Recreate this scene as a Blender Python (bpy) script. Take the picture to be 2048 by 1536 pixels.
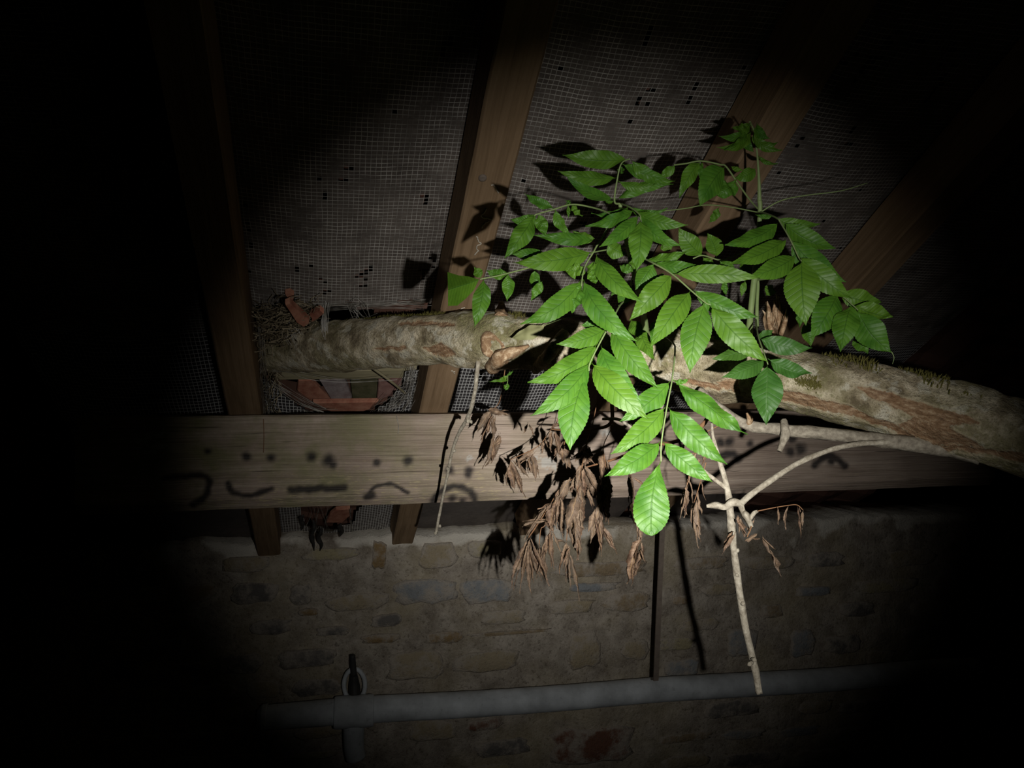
import bpy, math, random
from mathutils import Vector, Matrix, noise
random.seed(7)
scene = bpy.context.scene
for o in list(bpy.data.objects): bpy.data.objects.remove(o)
col = scene.collection

# ------------------------------------------------------------------ camera
F = 1450.0                                   # focal length in pixels of a 2048 x 1536 frame
cam_d = bpy.data.cameras.new('camera'); cam = bpy.data.objects.new('camera', cam_d); col.objects.link(cam)
cam_d.sensor_fit = 'HORIZONTAL'; cam_d.sensor_width = 36.0; cam_d.lens = 36.0*F/2048.0
cam_d.clip_start = 0.02
cam.location = (0, 0, 0); cam.rotation_euler = (math.radians(90), 0, 0)
scene.camera = cam
# ------------------------------------------------------------------ world, torch, exposure
w = bpy.data.worlds.new('night'); scene.world = w; w.use_nodes = True
w.node_tree.nodes['Background'].inputs[0].default_value = (0.0, 0.0, 0.0, 1)
w.node_tree.nodes['Background'].inputs[1].default_value = 0.0

def pix(px, py, Y):                          # point seen at a pixel, Y metres ahead of the camera
    return Vector(((px-1024.0)/F*Y, Y, (768.0-py)/F*Y))

# the photographer's hand torch, just right of and below the lens: ONE lamp, whose beam has a hot core, a beam and a spill
AIM = pix(1215, 890, 1.2)
td = bpy.data.lights.new('torch_offscreen', 'SPOT'); torch = bpy.data.objects.new('torch_offscreen', td); col.objects.link(torch)
torch.location = (0.135, -0.02, -0.05)
torch.rotation_euler = (AIM - torch.location).to_track_quat('-Z', 'Y').to_euler()
td.spot_size = math.radians(61); td.spot_blend = 0.0; td.energy = 54; td.shadow_soft_size = 0.006; td.color = (1.0, 0.985, 0.95)
td.use_nodes = True; nt = td.node_tree
em = next(n for n in nt.nodes if n.type == 'EMISSION')
sep = nt.nodes.new('ShaderNodeSeparateXYZ'); nt.links.new(nt.nodes.new('ShaderNodeTexCoord').outputs['Normal'], sep.inputs[0])
cosv = nt.nodes.new('ShaderNodeMath'); cosv.operation = 'ABSOLUTE'; nt.links.new(sep.outputs['Z'], cosv.inputs[0])
total = None
for size, weight in ((61, 1.0), (38, 62/54), (24, 1.0)):
    mr = nt.nodes.new('ShaderNodeMapRange'); mr.interpolation_type = 'SMOOTHSTEP'; nt.links.new(cosv.outputs[0], mr.inputs['Value'])
    mr.inputs['From Min'].default_value = math.cos(math.radians(size/2)); mr.inputs['From Max'].default_value = 1.0
    mr.inputs['To Min'].default_value = 0.0; mr.inputs['To Max'].default_value = weight
    if total is None: total = mr.outputs[0]
    else:
        ad = nt.nodes.new('ShaderNodeMath'); nt.links.new(total, ad.inputs[0]); nt.links.new(mr.outputs[0], ad.inputs[1]); total = ad.outputs[0]
nt.links.new(total, em.inputs['Strength'])
vs = scene.view_settings
vs.view_transform = 'Standard'; vs.look = 'None'; vs.gamma = 1.0; vs.use_curve_mapping = False
vs.exposure = 0.0

# ------------------------------------------------------------------ helpers
WLOC = {}
def obj(name, verts, faces, mat, parent=None, origin=None, smooth=True, attrs=None, mats=None, fmat=None):
    if origin is None:
        origin = Vector((0, 0, 0))
        for v in verts: origin += Vector(v)
        origin /= max(1, len(verts))
    me = bpy.data.meshes.new(name)
    me.from_pydata([tuple(Vector(v)-origin) for v in verts], [], faces)
    for k, (typ, vals) in (attrs or {}).items():
        a = me.attributes.new(k, typ, 'POINT')
        if typ == 'FLOAT': a.data.foreach_set('value', vals)
        else: a.data.foreach_set('vector', [c for v in vals for c in v])
    for m in (mats or [mat]): me.materials.append(m)
    if fmat: me.polygons.foreach_set('material_index', fmat)
    if smooth: me.polygons.foreach_set('use_smooth', [True]*len(me.polygons))
    me.update()
    o = bpy.data.objects.new(name, me); col.objects.link(o)
    place(o, origin, parent)
    return o
def place(o, origin, parent):
    WLOC[o] = Vector(origin)
    if parent: o.parent = parent; o.location = Vector(origin)-WLOC[parent]
    else: o.location = origin
def empty(name, loc, parent=None):
    o = bpy.data.objects.new(name, None); col.objects.link(o); o.empty_display_size = 0.05
    place(o, Vector(loc), parent); return o
def tag(o, label=None, cat=None, group=None, kind=None):
    if label: o['label'] = label
    if cat: o['category'] = cat
    if group: o['group'] = group
    if kind: o['kind'] = kind
    return o
def N3(p, s, seed=0.0):
    return noise.noise(Vector((p[0]*s+seed, p[1]*s-seed*0.7, p[2]*s+seed*1.3)))
def catmull(pts, n):
    pts = [Vector(p) for p in pts]; out = []
    P = [pts[0]*2-pts[1]]+pts+[pts[-1]*2-pts[-2]]
    segs = len(pts)-1
    for i in range(n+1):
        f = i/n*segs; k = min(int(f), segs-1); t = f-k
        a, b, c, d = P[k], P[k+1], P[k+2], P[k+3]
        out.append(0.5*((2*b)+(c-a)*t+(2*a-5*b+4*c-d)*t*t+(3*b-a-3*c+d)*t*t*t))
    return out
def lerp_list(vals, n):
    out = []; s = len(vals)-1
    for i in range(n+1):
        f = i/n*s; k = min(int(f), s-1); out.append(vals[k]+(vals[k+1]-vals[k])*(f-k))
    return out
def tube_data(path, radii, sides, V, Fc, cap=True, jitter=0.0, coords=None):
    base = len(V); n = len(path); ref = None; L = 0
    for i, p in enumerate(path):
        t = (path[min(i+1, n-1)]-path[max(i-1, 0)])
        if t.length < 1e-9: t = Vector((0, 0, 1))
        t.normalize()
        if ref is None: ref = t.orthogonal().normalized()
        ref = (ref-t*ref.dot(t)).normalized(); b = t.cross(ref)
        if i: L += (path[i]-path[i-1]).length
        for k in range(sides):
            a = 2*math.pi*k/sides
            r = radii[i]*(1+jitter*N3(p+Vector((math.cos(a), math.sin(a), 0))*0.3, 40))
            V.append(p+ref*(math.cos(a)*r)+b*(math.sin(a)*r))
            if coords is not None: coords.append((L, a, 0.0))
    for i in range(n-1):
        for k in range(sides):
            k2 = (k+1) % sides
            Fc.append((base+i*sides+k, base+i*sides+k2, base+(i+1)*sides+k2, base+(i+1)*sides+k))
    if cap:
        Fc.append(tuple(base+k for k in range(sides))[::-1]); Fc.append(tuple(base+(n-1)*sides+k for k in range(sides)))
def tube(name, pts, radii, mat, parent=None, n=24, sides=8, jitter=0.0, origin=None):
    V, Fc, C = [], [], []
    tube_data(catmull(pts, n), lerp_list(radii, n), sides, V, Fc, True, jitter, C)
    return obj(name, V, Fc, mat, parent, origin if origin is not None else Vector(pts[0]), attrs={'gco': ('FLOAT_VECTOR', C)})
def pip(x, y, poly):
    r = False; j = len(poly)-1
    for i in range(len(poly)):
        xi, yi = poly[i]; xj, yj = poly[j]
        if (yi > y) != (yj > y) and x < (xj-xi)*(y-yi)/(yj-yi)+xi: r = not r
        j = i
    return r
def topx(v): return (1024+v[0]/v[1]*F, 768-v[2]/v[1]*F)
def segd(p, a, b):
    ax, ay = a; bx, by = b; dx, dy = bx-ax, by-ay
    t = max(0, min(1, ((p[0]-ax)*dx+(p[1]-ay)*dy)/(dx*dx+dy*dy+1e-12)))
    return math.hypot(p[0]-ax-t*dx, p[1]-ay-t*dy)

# ------------------------------------------------------------------ materials
class NT:
    def __init__(s, name):
        s.m = bpy.data.materials.new(name); s.m.use_nodes = True; s.t = s.m.node_tree; s.n = s.t.nodes; s.l = s.t.links
        s.b = s.n['Principled BSDF']; s.out = s.n['Material Output']
    def new(s, typ, **kw):
        nd = s.n.new(typ)
        for k, v in kw.items(): setattr(nd, k, v)
        return nd
    def set(s, nd, i, v):
        if hasattr(v, 'is_output') or isinstance(v, bpy.types.NodeSocket): s.l.new(v, nd.inputs[i])
        else: nd.inputs[i].default_value = v
    def attr(s, name, out='Fac'): return s.new('ShaderNodeAttribute', attribute_name=name).outputs[out]
    def coord(s): return s.new('ShaderNodeTexCoord').outputs['Object']
    def pos(s): return s.new('ShaderNodeNewGeometry').outputs['Position']
    def mapping(s, vec, scale=(1, 1, 1)):
        m = s.new('ShaderNodeMapping'); s.set(m, 'Vector', vec); m.inputs['Scale'].default_value = scale; return m.outputs[0]
    def noise(s, vec, scale, detail=4, rough=0.55, dist=0.0):
        nd = s.new('ShaderNodeTexNoise'); s.set(nd, 'Vector', vec); nd.inputs['Scale'].default_value = scale
        nd.inputs['Detail'].default_value = detail; nd.inputs['Roughness'].default_value = rough; nd.inputs['Distortion'].default_value = dist
        return nd.outputs['Fac']
    def ramp(s, fac, stops):
        r = s.new('ShaderNodeValToRGB'); s.set(r, 0, fac); e = r.color_ramp.elements
        while len(e) < len(stops): e.new(0.5)
        for k, (p, c) in enumerate(stops):
            e[k].position = p; e[k].color = (c, c, c, 1) if isinstance(c, (int, float)) else tuple(c)+(1,)
        return r.outputs[0]
    def mix(s, fac, a, b, mode='MIX'):
        m = s.new('ShaderNodeMix', data_type='RGBA', blend_type=mode)
        s.set(m, 0, fac)
        s.set(m, 6, a if isinstance(a, bpy.types.NodeSocket) else tuple(a)+(1,)); s.set(m, 7, b if isinstance(b, bpy.types.NodeSocket) else tuple(b)+(1,))
        return m.outputs[2]
    def math(s, op, a, b=0.0, c=0.0):
        m = s.new('ShaderNodeMath', operation=op); s.set(m, 0, a); s.set(m, 1, b)
        if op in ('SMOOTH_MIN', 'MULTIPLY_ADD', 'COMPARE'): s.set(m, 2, c)
        return m.outputs[0]
    def bump(s, h, strength=0.5, dist=0.01):
        b = s.new('ShaderNodeBump'); s.set(b, 'Height', h); b.inputs['Strength'].default_value = strength; b.inputs['Distance'].default_value = dist
        s.l.new(b.outputs[0], s.b.inputs['Normal'])
    def fin(s, colr, rough=0.8, spec=0.3):
        s.set(s.b, 'Base Color', colr if isinstance(colr, bpy.types.NodeSocket) else tuple(colr)+(1,))
        s.set(s.b, 'Roughness', rough); s.set(s.b, 'Specular IOR Level', spec); return s.m

def wood_mat(name, c1, c2, c3, scale=1.0, algae=None, rough=0.85, spec=0.15):
    t = NT(name); g = t.attr('gco', 'Vector')
    v = t.mapping(g, (1.2*scale, 26*scale, 26*scale))
    n1 = t.noise(v, 3.0, 6, 0.6, 0.6)
    n2 = t.noise(t.mapping(g, (3*scale, 150*scale, 150*scale)), 2.0, 4, 0.6)
    big = t.noise(g, 5.0, 3)
    f = t.math('ADD', t.math('MULTIPLY', n1, 0.7), t.math('MULTIPLY', n2, 0.3))
    c = t.ramp(f, [(0.3, c1), (0.5, c2), (0.72, c3)])
    c = t.mix(t.ramp(big, [(0.35, 0.0), (0.7, 0.55)]), c, c1)
    if algae:
        an = t.noise(g, 7.0, 5, 0.65)
        c = t.mix(t.math('MULTIPLY', t.ramp(an, [(0.40, 0.0), (0.60, 0.9)]), t.attr('algae')), c, algae)
    return t, c, f

t, c, f = wood_mat('rafter_wood', (0.15, 0.096, 0.052), (0.26, 0.172, 0.098), (0.35, 0.24, 0.145))
t.bump(f, 0.4, 0.004); MAT_RAFTER = t.fin(c, 0.8, 0.15)
t, c, f = wood_mat('batten_wood', (0.22, 0.19, 0.11), (0.34, 0.295, 0.18), (0.45, 0.40, 0.26))
t.bump(f, 0.3, 0.003); MAT_BATTEN = t.fin(c, 0.8, 0.15)
t, c, f = wood_mat('beam_wood', (0.27, 0.20, 0.152), (0.48, 0.375, 0.30), (0.68, 0.56, 0.46), 0.8, (0.27, 0.255, 0.13))
gv = t.attr('gco', 'Vector')
flake = t.noise(t.mapping(gv, (10, 60, 60)), 3.0, 5, 0.7)
c = t.mix(t.math('MULTIPLY', t.ramp(flake, [(0.55, 0.0), (0.62, 0.85)]), t.attr('flaky')), c, (0.60, 0.50, 0.28))
c = t.mix(t.attr('chalk'), c, (0.55, 0.53, 0.48))
c = t.mix(t.math('MULTIPLY', t.attr('paint'), 0.93), c, (0.018, 0.018, 0.022))
crack = t.noise(t.mapping(gv, (2.2, 90, 90)), 2.0, 3, 0.5, 0.4)
c = t.mix(t.ramp(crack, [(0.30, 0.75), (0.36, 0.0)]), c, (0.03, 0.022, 0.016))
streak = t.noise(t.mapping(gv, (1.5, 240, 240)), 2.0, 5, 0.7, 0.2)
c = t.mix(t.ramp(streak, [(0.38, 0.45), (0.52, 0.0)]), c, (0.10, 0.075, 0.057))
c = t.mix(t.ramp(streak, [(0.55, 0.0), (0.68, 0.35)]), c, (0.62, 0.54, 0.43))
t.bump(t.math('ADD', t.math('ADD', f, streak), t.math('MULTIPLY', flake, 0.6)), 0.6, 0.006); MAT_BEAM = t.fin(c, 0.85, 0.12)

# live leaf
def leaf_mat(name, dark, light, vein, age=(0.36, 0.21, 0.05), mids=0.45):
    t = NT(name); s_ = t.attr('leaf_s'); tt = t.attr('leaf_t'); g = t.coord()
    ab = t.math('ABSOLUTE', s_)
    n = t.noise(g, 45, 4, 0.6); n2 = t.noise(g, 260, 3, 0.6); nb = t.noise(g, 28, 2)
    wav = t.math('SINE', t.math('MULTIPLY', t.math('SUBTRACT', tt, t.math('MULTIPLY', ab, 0.13)), 2*math.pi*11))
    side = t.ramp(wav, [(0.90, 0.0), (0.995, 1.0)])
    mid = t.ramp(ab, [(0.018, 1.0), (0.05, 0.0)])
    rnd = t.new('ShaderNodeObjectInfo').outputs['Random']
    c = t.mix(t.ramp(n, [(0.35, 0.0), (0.68, 1.0)]), dark, light)
    c = t.mix(t.math('MULTIPLY', t.math('SUBTRACT', rnd, 0.35), 0.5), c, (light[0]*1.7, light[1]*1.15, light[2]*0.8))
    c = t.mix(t.math('MULTIPLY', side, 0.34), c, (dark[0]*0.5, dark[1]*0.5, dark[2]*0.5))
    c = t.mix(t.math('MULTIPLY', mid, mids), c, vein)
    edge = t.math('MULTIPLY', t.ramp(t.math('ADD', ab, t.math('MULTIPLY', nb, 0.9)), [(1.10, 0.0), (1.30, 1.0)]), t.attr('age'))
    c = t.mix(edge, c, age)
    h = t.math('ADD', t.math('MULTIPLY', side, -0.6), t.math('MULTIPLY', n2, 0.25))
    h = t.math('ADD', h, t.math('MULTIPLY', mid, -0.8))
    h = t.math('ADD', h, t.math('MULTIPLY', wav, -0.14))
    t.bump(h, 0.36, 0.0018)
    m = t.fin(c, 0.46, 0.24)
    tr = t.new('ShaderNodeBsdfTranslucent'); t.l.new(c, tr.inputs[0])
    mx = t.new('ShaderNodeMixShader'); mx.inputs[0].default_value = 0.16
    t.l.new(t.b.outputs[0], mx.inputs[1]); t.l.new(tr.outputs[0], mx.inputs[2]); t.l.new(mx.outputs[0], t.out.inputs[0])
    return m
MAT_LEAF = leaf_mat('ash_leaf', (0.036, 0.112, 0.010), (0.070, 0.170, 0.015), (0.028, 0.080, 0.010), mids=0.7)
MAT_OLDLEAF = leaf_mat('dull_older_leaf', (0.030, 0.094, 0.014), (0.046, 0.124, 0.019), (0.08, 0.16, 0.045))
t = NT('green_stalk'); n = t.noise(t.coord(), 90, 3)
MAT_STALK = t.fin(t.mix(n, (0.13, 0.19, 0.065), (0.22, 0.28, 0.11)), 0.55, 0.3)
t = NT('dead_leaf'); g = t.coord(); n = t.noise(g, 60, 5, 0.65); r = t.new('ShaderNodeObjectInfo').outputs['Random']
c = t.ramp(n, [(0.34, (0.042, 0.023, 0.014)), (0.52, (0.145, 0.085, 0.052)), (0.68, (0.30, 0.20, 0.13))])
c = t.mix(t.math('MULTIPLY', r, 0.55), c, (0.15, 0.115, 0.08))
ab = t.math('ABSOLUTE', t.attr('leaf_s')); c = t.mix(t.ramp(ab, [(0.03, 0.6), (0.09, 0.0)]), c, (0.30, 0.19, 0.09))
t.bump(t.math('ADD', n, t.noise(g, 220, 3)), 0.7, 0.003); MAT_DEAD = t.fin(c, 0.6, 0.3)
t = NT('dead_stalk'); MAT_DSTALK = t.fin(t.mix(t.noise(t.coord(), 50), (0.13, 0.06, 0.04), (0.30, 0.16, 0.07)), 0.7, 0.2)
# bark
t = NT('bark'); p = t.pos(); g = t.attr('gco', 'Vector')
n = t.noise(p, 24, 6, 0.65); n2 = t.noise(p, 130, 5, 0.7); n3 = t.noise(p, 7, 3)
c = t.ramp(n, [(0.36, (0.15, 0.115, 0.07)), (0.5, (0.38, 0.315, 0.205)), (0.62, (0.68, 0.59, 0.43))])
c = t.mix(t.ramp(n3, [(0.48, 0.0), (0.66, 0.6)]), c, (0.20, 0.185, 0.08))
pal = t.noise(p, 30, 4, 0.6, 0.1); c = t.mix(t.ramp(pal, [(0.54, 0.0), (0.62, 0.75)]), c, (0.62, 0.58, 0.46))
spk = t.noise(p, 330, 3, 0.7); c = t.mix(t.ramp(spk, [(0.52, 0.0), (0.66, 0.6)]), c, (0.12, 0.092, 0.05))
c = t.mix(t.ramp(n2, [(0.56, 0.0), (0.70, 0.65)]), c, (0.10, 0.078, 0.045))
c = t.mix(t.math('MULTIPLY', t.attr('mossy'), t.ramp(n2, [(0.44, 0.05), (0.62, 0.85)])), c, (0.26, 0.265, 0.095))
lich = t.noise(p, 17, 3, 0.5); c = t.mix(t.ramp(lich, [(0.70, 0.0), (0.73, 0.8)]), c, (0.50, 0.50, 0.44))
fib = t.noise(t.mapping(g, (22, 60, 1)), 3.0, 5, 0.65, 0.3)
barec = t.ramp(fib, [(0.3, (0.12, 0.060, 0.028)), (0.5, (0.27, 0.155, 0.082)), (0.7, (0.52, 0.38, 0.24))])
bm = t.ramp(t.math('ADD', t.attr('bare'), t.math('MULTIPLY', t.math('SUBTRACT', n2, 0.5), 1.6)), [(0.40, 0.0), (0.66, 0.92)])
rim = t.ramp(t.math('ADD', t.attr('rim'), t.math('MULTIPLY', t.math('SUBTRACT', n2, 0.5), 0.5)), [(0.45, 0.0), (0.75, 0.7)])
c = t.mix(rim, c, (0.48, 0.40, 0.26)); c = t.mix(bm, c, barec)
t.bump(t.math('ADD', t.math('ADD', n2, t.math('MULTIPLY', spk, 0.35)), n), 0.75, 0.010); MAT_BARK = t.fin(c, 0.85, 0.2)
t = NT('twig_bark'); p = t.pos(); n = t.noise(p, 120, 5, 0.65)
MAT_TWIG = t.fin(t.ramp(n, [(0.3, (0.17, 0.14, 0.10)), (0.55, (0.35, 0.31, 0.24)), (0.75, (0.50, 0.455, 0.36))]), 0.75, 0.25); t.bump(n, 0.6, 0.003)
t = NT('grey_twig_bark'); p = t.pos(); n = t.noise(p, 120, 5, 0.65)
MAT_GTWIG = t.fin(t.ramp(n, [(0.3, (0.13, 0.108, 0.08)), (0.55, (0.27, 0.235, 0.18)), (0.75, (0.38, 0.34, 0.265))]), 0.75, 0.25); t.bump(n, 0.6, 0.003)
t = NT('splintered_wood'); n = t.noise(t.pos(), 75, 6, 0.7, 0.8)
MAT_SPLINT = t.fin(t.ramp(n, [(0.3, (0.11, 0.058, 0.03)), (0.5, (0.28, 0.175, 0.095)), (0.68, (0.60, 0.47, 0.31))]), 0.8, 0.2); t.bump(n, 0.7, 0.004)
t = NT('moss'); MAT_MOSS = t.fin(t.mix(t.noise(t.pos(), 90), (0.055, 0.058, 0.014), (0.17, 0.145, 0.042)), 0.9, 0.1)
# roof
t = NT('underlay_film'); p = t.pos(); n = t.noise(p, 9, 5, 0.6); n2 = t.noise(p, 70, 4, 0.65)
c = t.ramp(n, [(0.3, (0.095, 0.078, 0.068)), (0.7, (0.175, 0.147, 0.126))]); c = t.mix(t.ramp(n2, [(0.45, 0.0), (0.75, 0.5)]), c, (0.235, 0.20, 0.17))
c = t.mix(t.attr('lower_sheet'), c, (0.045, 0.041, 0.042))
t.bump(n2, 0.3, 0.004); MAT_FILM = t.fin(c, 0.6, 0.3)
t = NT('scrim_thread'); c = t.mix(t.ramp(t.noise(t.pos(), 20, 4), [(0.35, 0.0), (0.6, 1.0)]), (0.17, 0.155, 0.135), (0.62, 0.585, 0.53))
MAT_SCRIM = t.fin(t.mix(t.attr('clean'), c, (0.84, 0.83, 0.80)), 0.45, 0.5)
t = NT('straw'); MAT_STRAW = t.fin(t.mix(t.new('ShaderNodeTexNoise').outputs['Fac'], (0.14, 0.105, 0.06), (0.40, 0.33, 0.22)), 0.8, 0.2)
t = NT('frayed_fibre'); MAT_FRAY = t.fin(t.mix(t.ramp(t.noise(t.pos(), 25, 3), [(0.4, 0.0), (0.6, 1.0)]), (0.13, 0.115, 0.09), (0.48, 0.45, 0.40)), 0.5, 0.5)
def tile_mat(name, a, b):
    t = NT(name); n = t.noise(t.pos(), 30, 5, 0.65); t.bump(n, 0.4, 0.004)
    return t.fin(t.mix(t.ramp(n, [(0.35, 0.0), (0.7, 1.0)]), a, b), 0.85, 0.2)
MAT_TILE = tile_mat('clay_tile', (0.30, 0.11, 0.07), (0.50, 0.25, 0.165))
MAT_TILEG = tile_mat('greyed_tile', (0.22, 0.17, 0.165), (0.40, 0.35, 0.34))
MAT_TILEM = tile_mat('mauve_tile', (0.20, 0.10, 0.085), (0.32, 0.19, 0.16))
MAT_TILEMOSS = tile_mat('mossy_tile', (0.06, 0.062, 0.028), (0.13, 0.115, 0.065))
t = NT('tile_underside'); p = t.pos(); n = t.noise(p, 12, 5); MAT_ROOF = t.fin(t.mix(n, (0.12, 0.062, 0.045), (0.22, 0.115, 0.085)), 0.9, 0.1)
# wall
t = NT('mortar'); p = t.pos(); n = t.noise(p, 14, 6, 0.65); n2 = t.noise(p, 80, 4, 0.7); n3 = t.noise(p, 4, 3)
c = t.ramp(n, [(0.34, (0.25, 0.21, 0.165)), (0.5, (0.37, 0.32, 0.26)), (0.66, (0.50, 0.44, 0.365))]); c = t.mix(t.ramp(n2, [(0.34, 0.75), (0.45, 0.0)]), c, (0.13, 0.105, 0.08))
c = t.mix(t.ramp(t.noise(p, 200, 3, 0.7), [(0.55, 0.0), (0.7, 0.5)]), c, (0.60, 0.54, 0.45))
c = t.mix(t.ramp(n3, [(0.45, 0.0), (0.65, 0.4)]), c, (0.40, 0.33, 0.19))
c = t.mix(t.ramp(t.math('ADD', t.math('MULTIPLY', t.attr('pale'), 0.5), t.math('MULTIPLY', n, 0.6)), [(0.50, 0.0), (0.68, 0.85)]), c, (0.72, 0.67, 0.58))
t.bump(t.math('ADD', n, n2), 0.7, 0.012); MAT_MORTAR = t.fin(c, 0.9, 0.12)
def stone_mat(name, a, b):
    t = NT(name); p = t.pos(); n = t.noise(p, 22, 6, 0.65); m = t.noise(p, 13, 6, 0.7); n2 = t.noise(p, 80, 4, 0.7)
    c = t.mix(n, a, b); c = t.mix(t.ramp(t.math('ADD', m, t.math('MULTIPLY', t.attr('edge'), 0.22)), [(0.5, 0.0), (0.66, 0.9)]), c, (0.44, 0.385, 0.32))
    c = t.mix(t.ramp(n2, [(0.33, 0.5), (0.42, 0.0)]), c, (0.15, 0.125, 0.10))
    t.bump(t.math('ADD', n, n2), 0.7, 0.012); return t.fin(c, 0.88, 0.15)
STONE = {'g': stone_mat('blue_grey_stone', (0.19, 0.20, 0.205), (0.36, 0.37, 0.375)), 'o': stone_mat('ochre_stone', (0.23, 0.15, 0.07), (0.36, 0.25, 0.125)),
         't': stone_mat('tan_stone', (0.30, 0.245, 0.16), (0.45, 0.37, 0.25)), 'd': stone_mat('dark_stone', (0.12, 0.11, 0.10), (0.23, 0.21, 0.19)),
         'b': stone_mat('brown_stone', (0.235, 0.175, 0.105), (0.36, 0.275, 0.175)), 'y': stone_mat('yellow_stone', (0.34, 0.29, 0.17), (0.50, 0.43, 0.27)),
         'r': stone_mat('red_stone', (0.15, 0.07, 0.045), (0.24, 0.12, 0.08))}
t = NT('pipe_paint'); p = t.pos(); n = t.noise(p, 12, 5, 0.6); n2 = t.noise(p, 60, 4, 0.7)
c = t.mix(t.ramp(n, [(0.35, 0.0), (0.7, 1.0)]), (0.40, 0.42, 0.43), (0.62, 0.65, 0.67)); c = t.mix(t.ramp(n2, [(0.6, 0.0), (0.75, 0.5)]), c, (0.18, 0.17, 0.16)); t.bump(n2, 0.3, 0.003); MAT_PIPE = t.fin(c, 0.55, 0.3)
t = NT('rusty_iron'); n = t.noise(t.pos(), 60, 5); MAT_IRON = t.fin(t.mix(n, (0.10, 0.08, 0.065), (0.24, 0.19, 0.15)), 0.8, 0.3)
t = NT('black_iron'); MAT_BLACK = t.fin(t.mix(t.noise(t.pos(), 60), (0.015, 0.014, 0.013), (0.05, 0.045, 0.04)), 0.6, 0.3)
t = NT('pale_root'); MAT_ROOT = t.fin(t.mix(t.noise(t.pos(), 200), (0.38, 0.33, 0.25), (0.62, 0.57, 0.47)), 0.8, 0.2)
t = NT('earth_floor'); n = t.noise(t.pos(), 10, 6); MAT_FLOOR = t.fin(t.mix(n, (0.06, 0.05, 0.04), (0.14, 0.12, 0.10)), 0.95, 0.1); t.bump(n, 0.5, 0.02)

# ------------------------------------------------------------------ frames of the place
A1 = math.radians(14.5); E1 = Vector((math.cos(A1), math.sin(A1), 0)); H1 = Vector((-math.sin(A1), math.cos(A1), 0))
TH = math.atan(0.649); D1 = H1*math.cos(TH)+Vector((0, 0, -math.sin(TH)))      # down the roof, away from the camera
UP = E1.cross(D1).normalized()
if UP.z < 0: UP = -UP
R0 = pix(868, 826, 1.95)                                                       # a point on the rafters' undersides
def roof_at(px, py, off=0.0):
    d = Vector(((px-1024)/F, 1, (768-py)/F)); k = (R0+UP*off).dot(UP)/d.dot(UP); return d*k
def roof_uv(p): q = Vector(p)-R0; return q.dot(E1), q.dot(D1)
def roof_pt(u, s, off=0.0): return R0+E1*u+D1*s+UP*off
A2 = math.radians(11.5); E2 = Vector((math.cos(A2), math.sin(A2), 0)); H2 = Vector((-math.sin(A2), math.cos(A2), 0))
foot = roof_at(800, 1090)
WD = foot.dot(H2)+0.0                                                          # wall face distance
def wall_at(px, py, off=0.0):
    d = Vector(((px-1024)/F, 1, (768-py)/F)); return d*((WD-off)/d.dot(H2))
def wall_uz(p): return Vector(p).dot(E2), p[2]
def wall_pt(u, z, off=0.0): return E2*u+H2*(WD-off)+Vector((0, 0, z))
ZF = -1.62

# ------------------------------------------------------------------ floor
V = []; Fc = []
for i in range(41):
    for j in range(41):
        x = -3.2+6.8*i/40; y = -1.0+4.6*j/40; V.append((x, y, ZF-0.03*0+0.012*N3((x, y, 0), 2.5)))
for i in range(40):
    for j in range(40): a = i*41+j; Fc.append((a, a+41, a+42, a+1))
tag(obj('floor', V, Fc, MAT_FLOOR), 'dark bare earth floor below the stone wall', kind='structure')
# ------------------------------------------------------------------ back wall of rubble stone
u0, u1 = -2.6, 3.4; nu, nz = 300, 84
ztop = wall_at(1000, 1062).z
V = []; Fc = []; pale = []
for i in range(nu+1):
    u = u0+(u1-u0)*i/nu
    zt = ztop+0.022*noise.noise(Vector((u*6, 3, 0)))+0.012*noise.noise(Vector((u*25, 1, 0)))
    for j in range(nz+1):
        z = ZF-0.05+(zt-ZF+0.05)*j/nz
        off = 0.014*N3((u, 0, z), 5)+0.008*N3((u, 0, z), 17)+0.004*N3((u, 0, z), 45)
        if j == nz: off -= 0.01
        V.append(wall_pt(u, z, off)); pale.append(max(0.0, min(1.0, 0.9-(zt-z)/0.09+1.3*N3((u, 0, z), 8))) if zt-z < 0.26 else 0.0)
for i in range(nu):
    for j in range(nz): a = i*(nz+1)+j; Fc.append((a, a+nz+1, a+nz+2, a+1))
b = len(V)                                               # thickness: top and rear
for i in range(nu+1):
    v = V[i*(nz+1)+nz]; V.append(v+H2*0.45+Vector((0, 0, -0.01)))
for i in range(nu+1): v = V[b+i]; V.append(Vector((v[0], v[1], ZF-0.05)))
for i in range(nu):
    a = i*(nz+1)+nz; Fc.append((a, a+nz+1, b+i+1, b+i)); Fc.append((b+i, b+i+1, b+nu+2+i, b+nu+1+i))
pale += [0.0]*(len(V)-len(pale))
wall = tag(obj('wall_back', V, Fc, MAT_MORTAR, origin=wall_pt(0.4, ZF), attrs={'pale': ('FLOAT', pale)}), 'rubble stone wall smeared with grey mortar beneath the rafter feet', kind='structure')
stones = []
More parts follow.
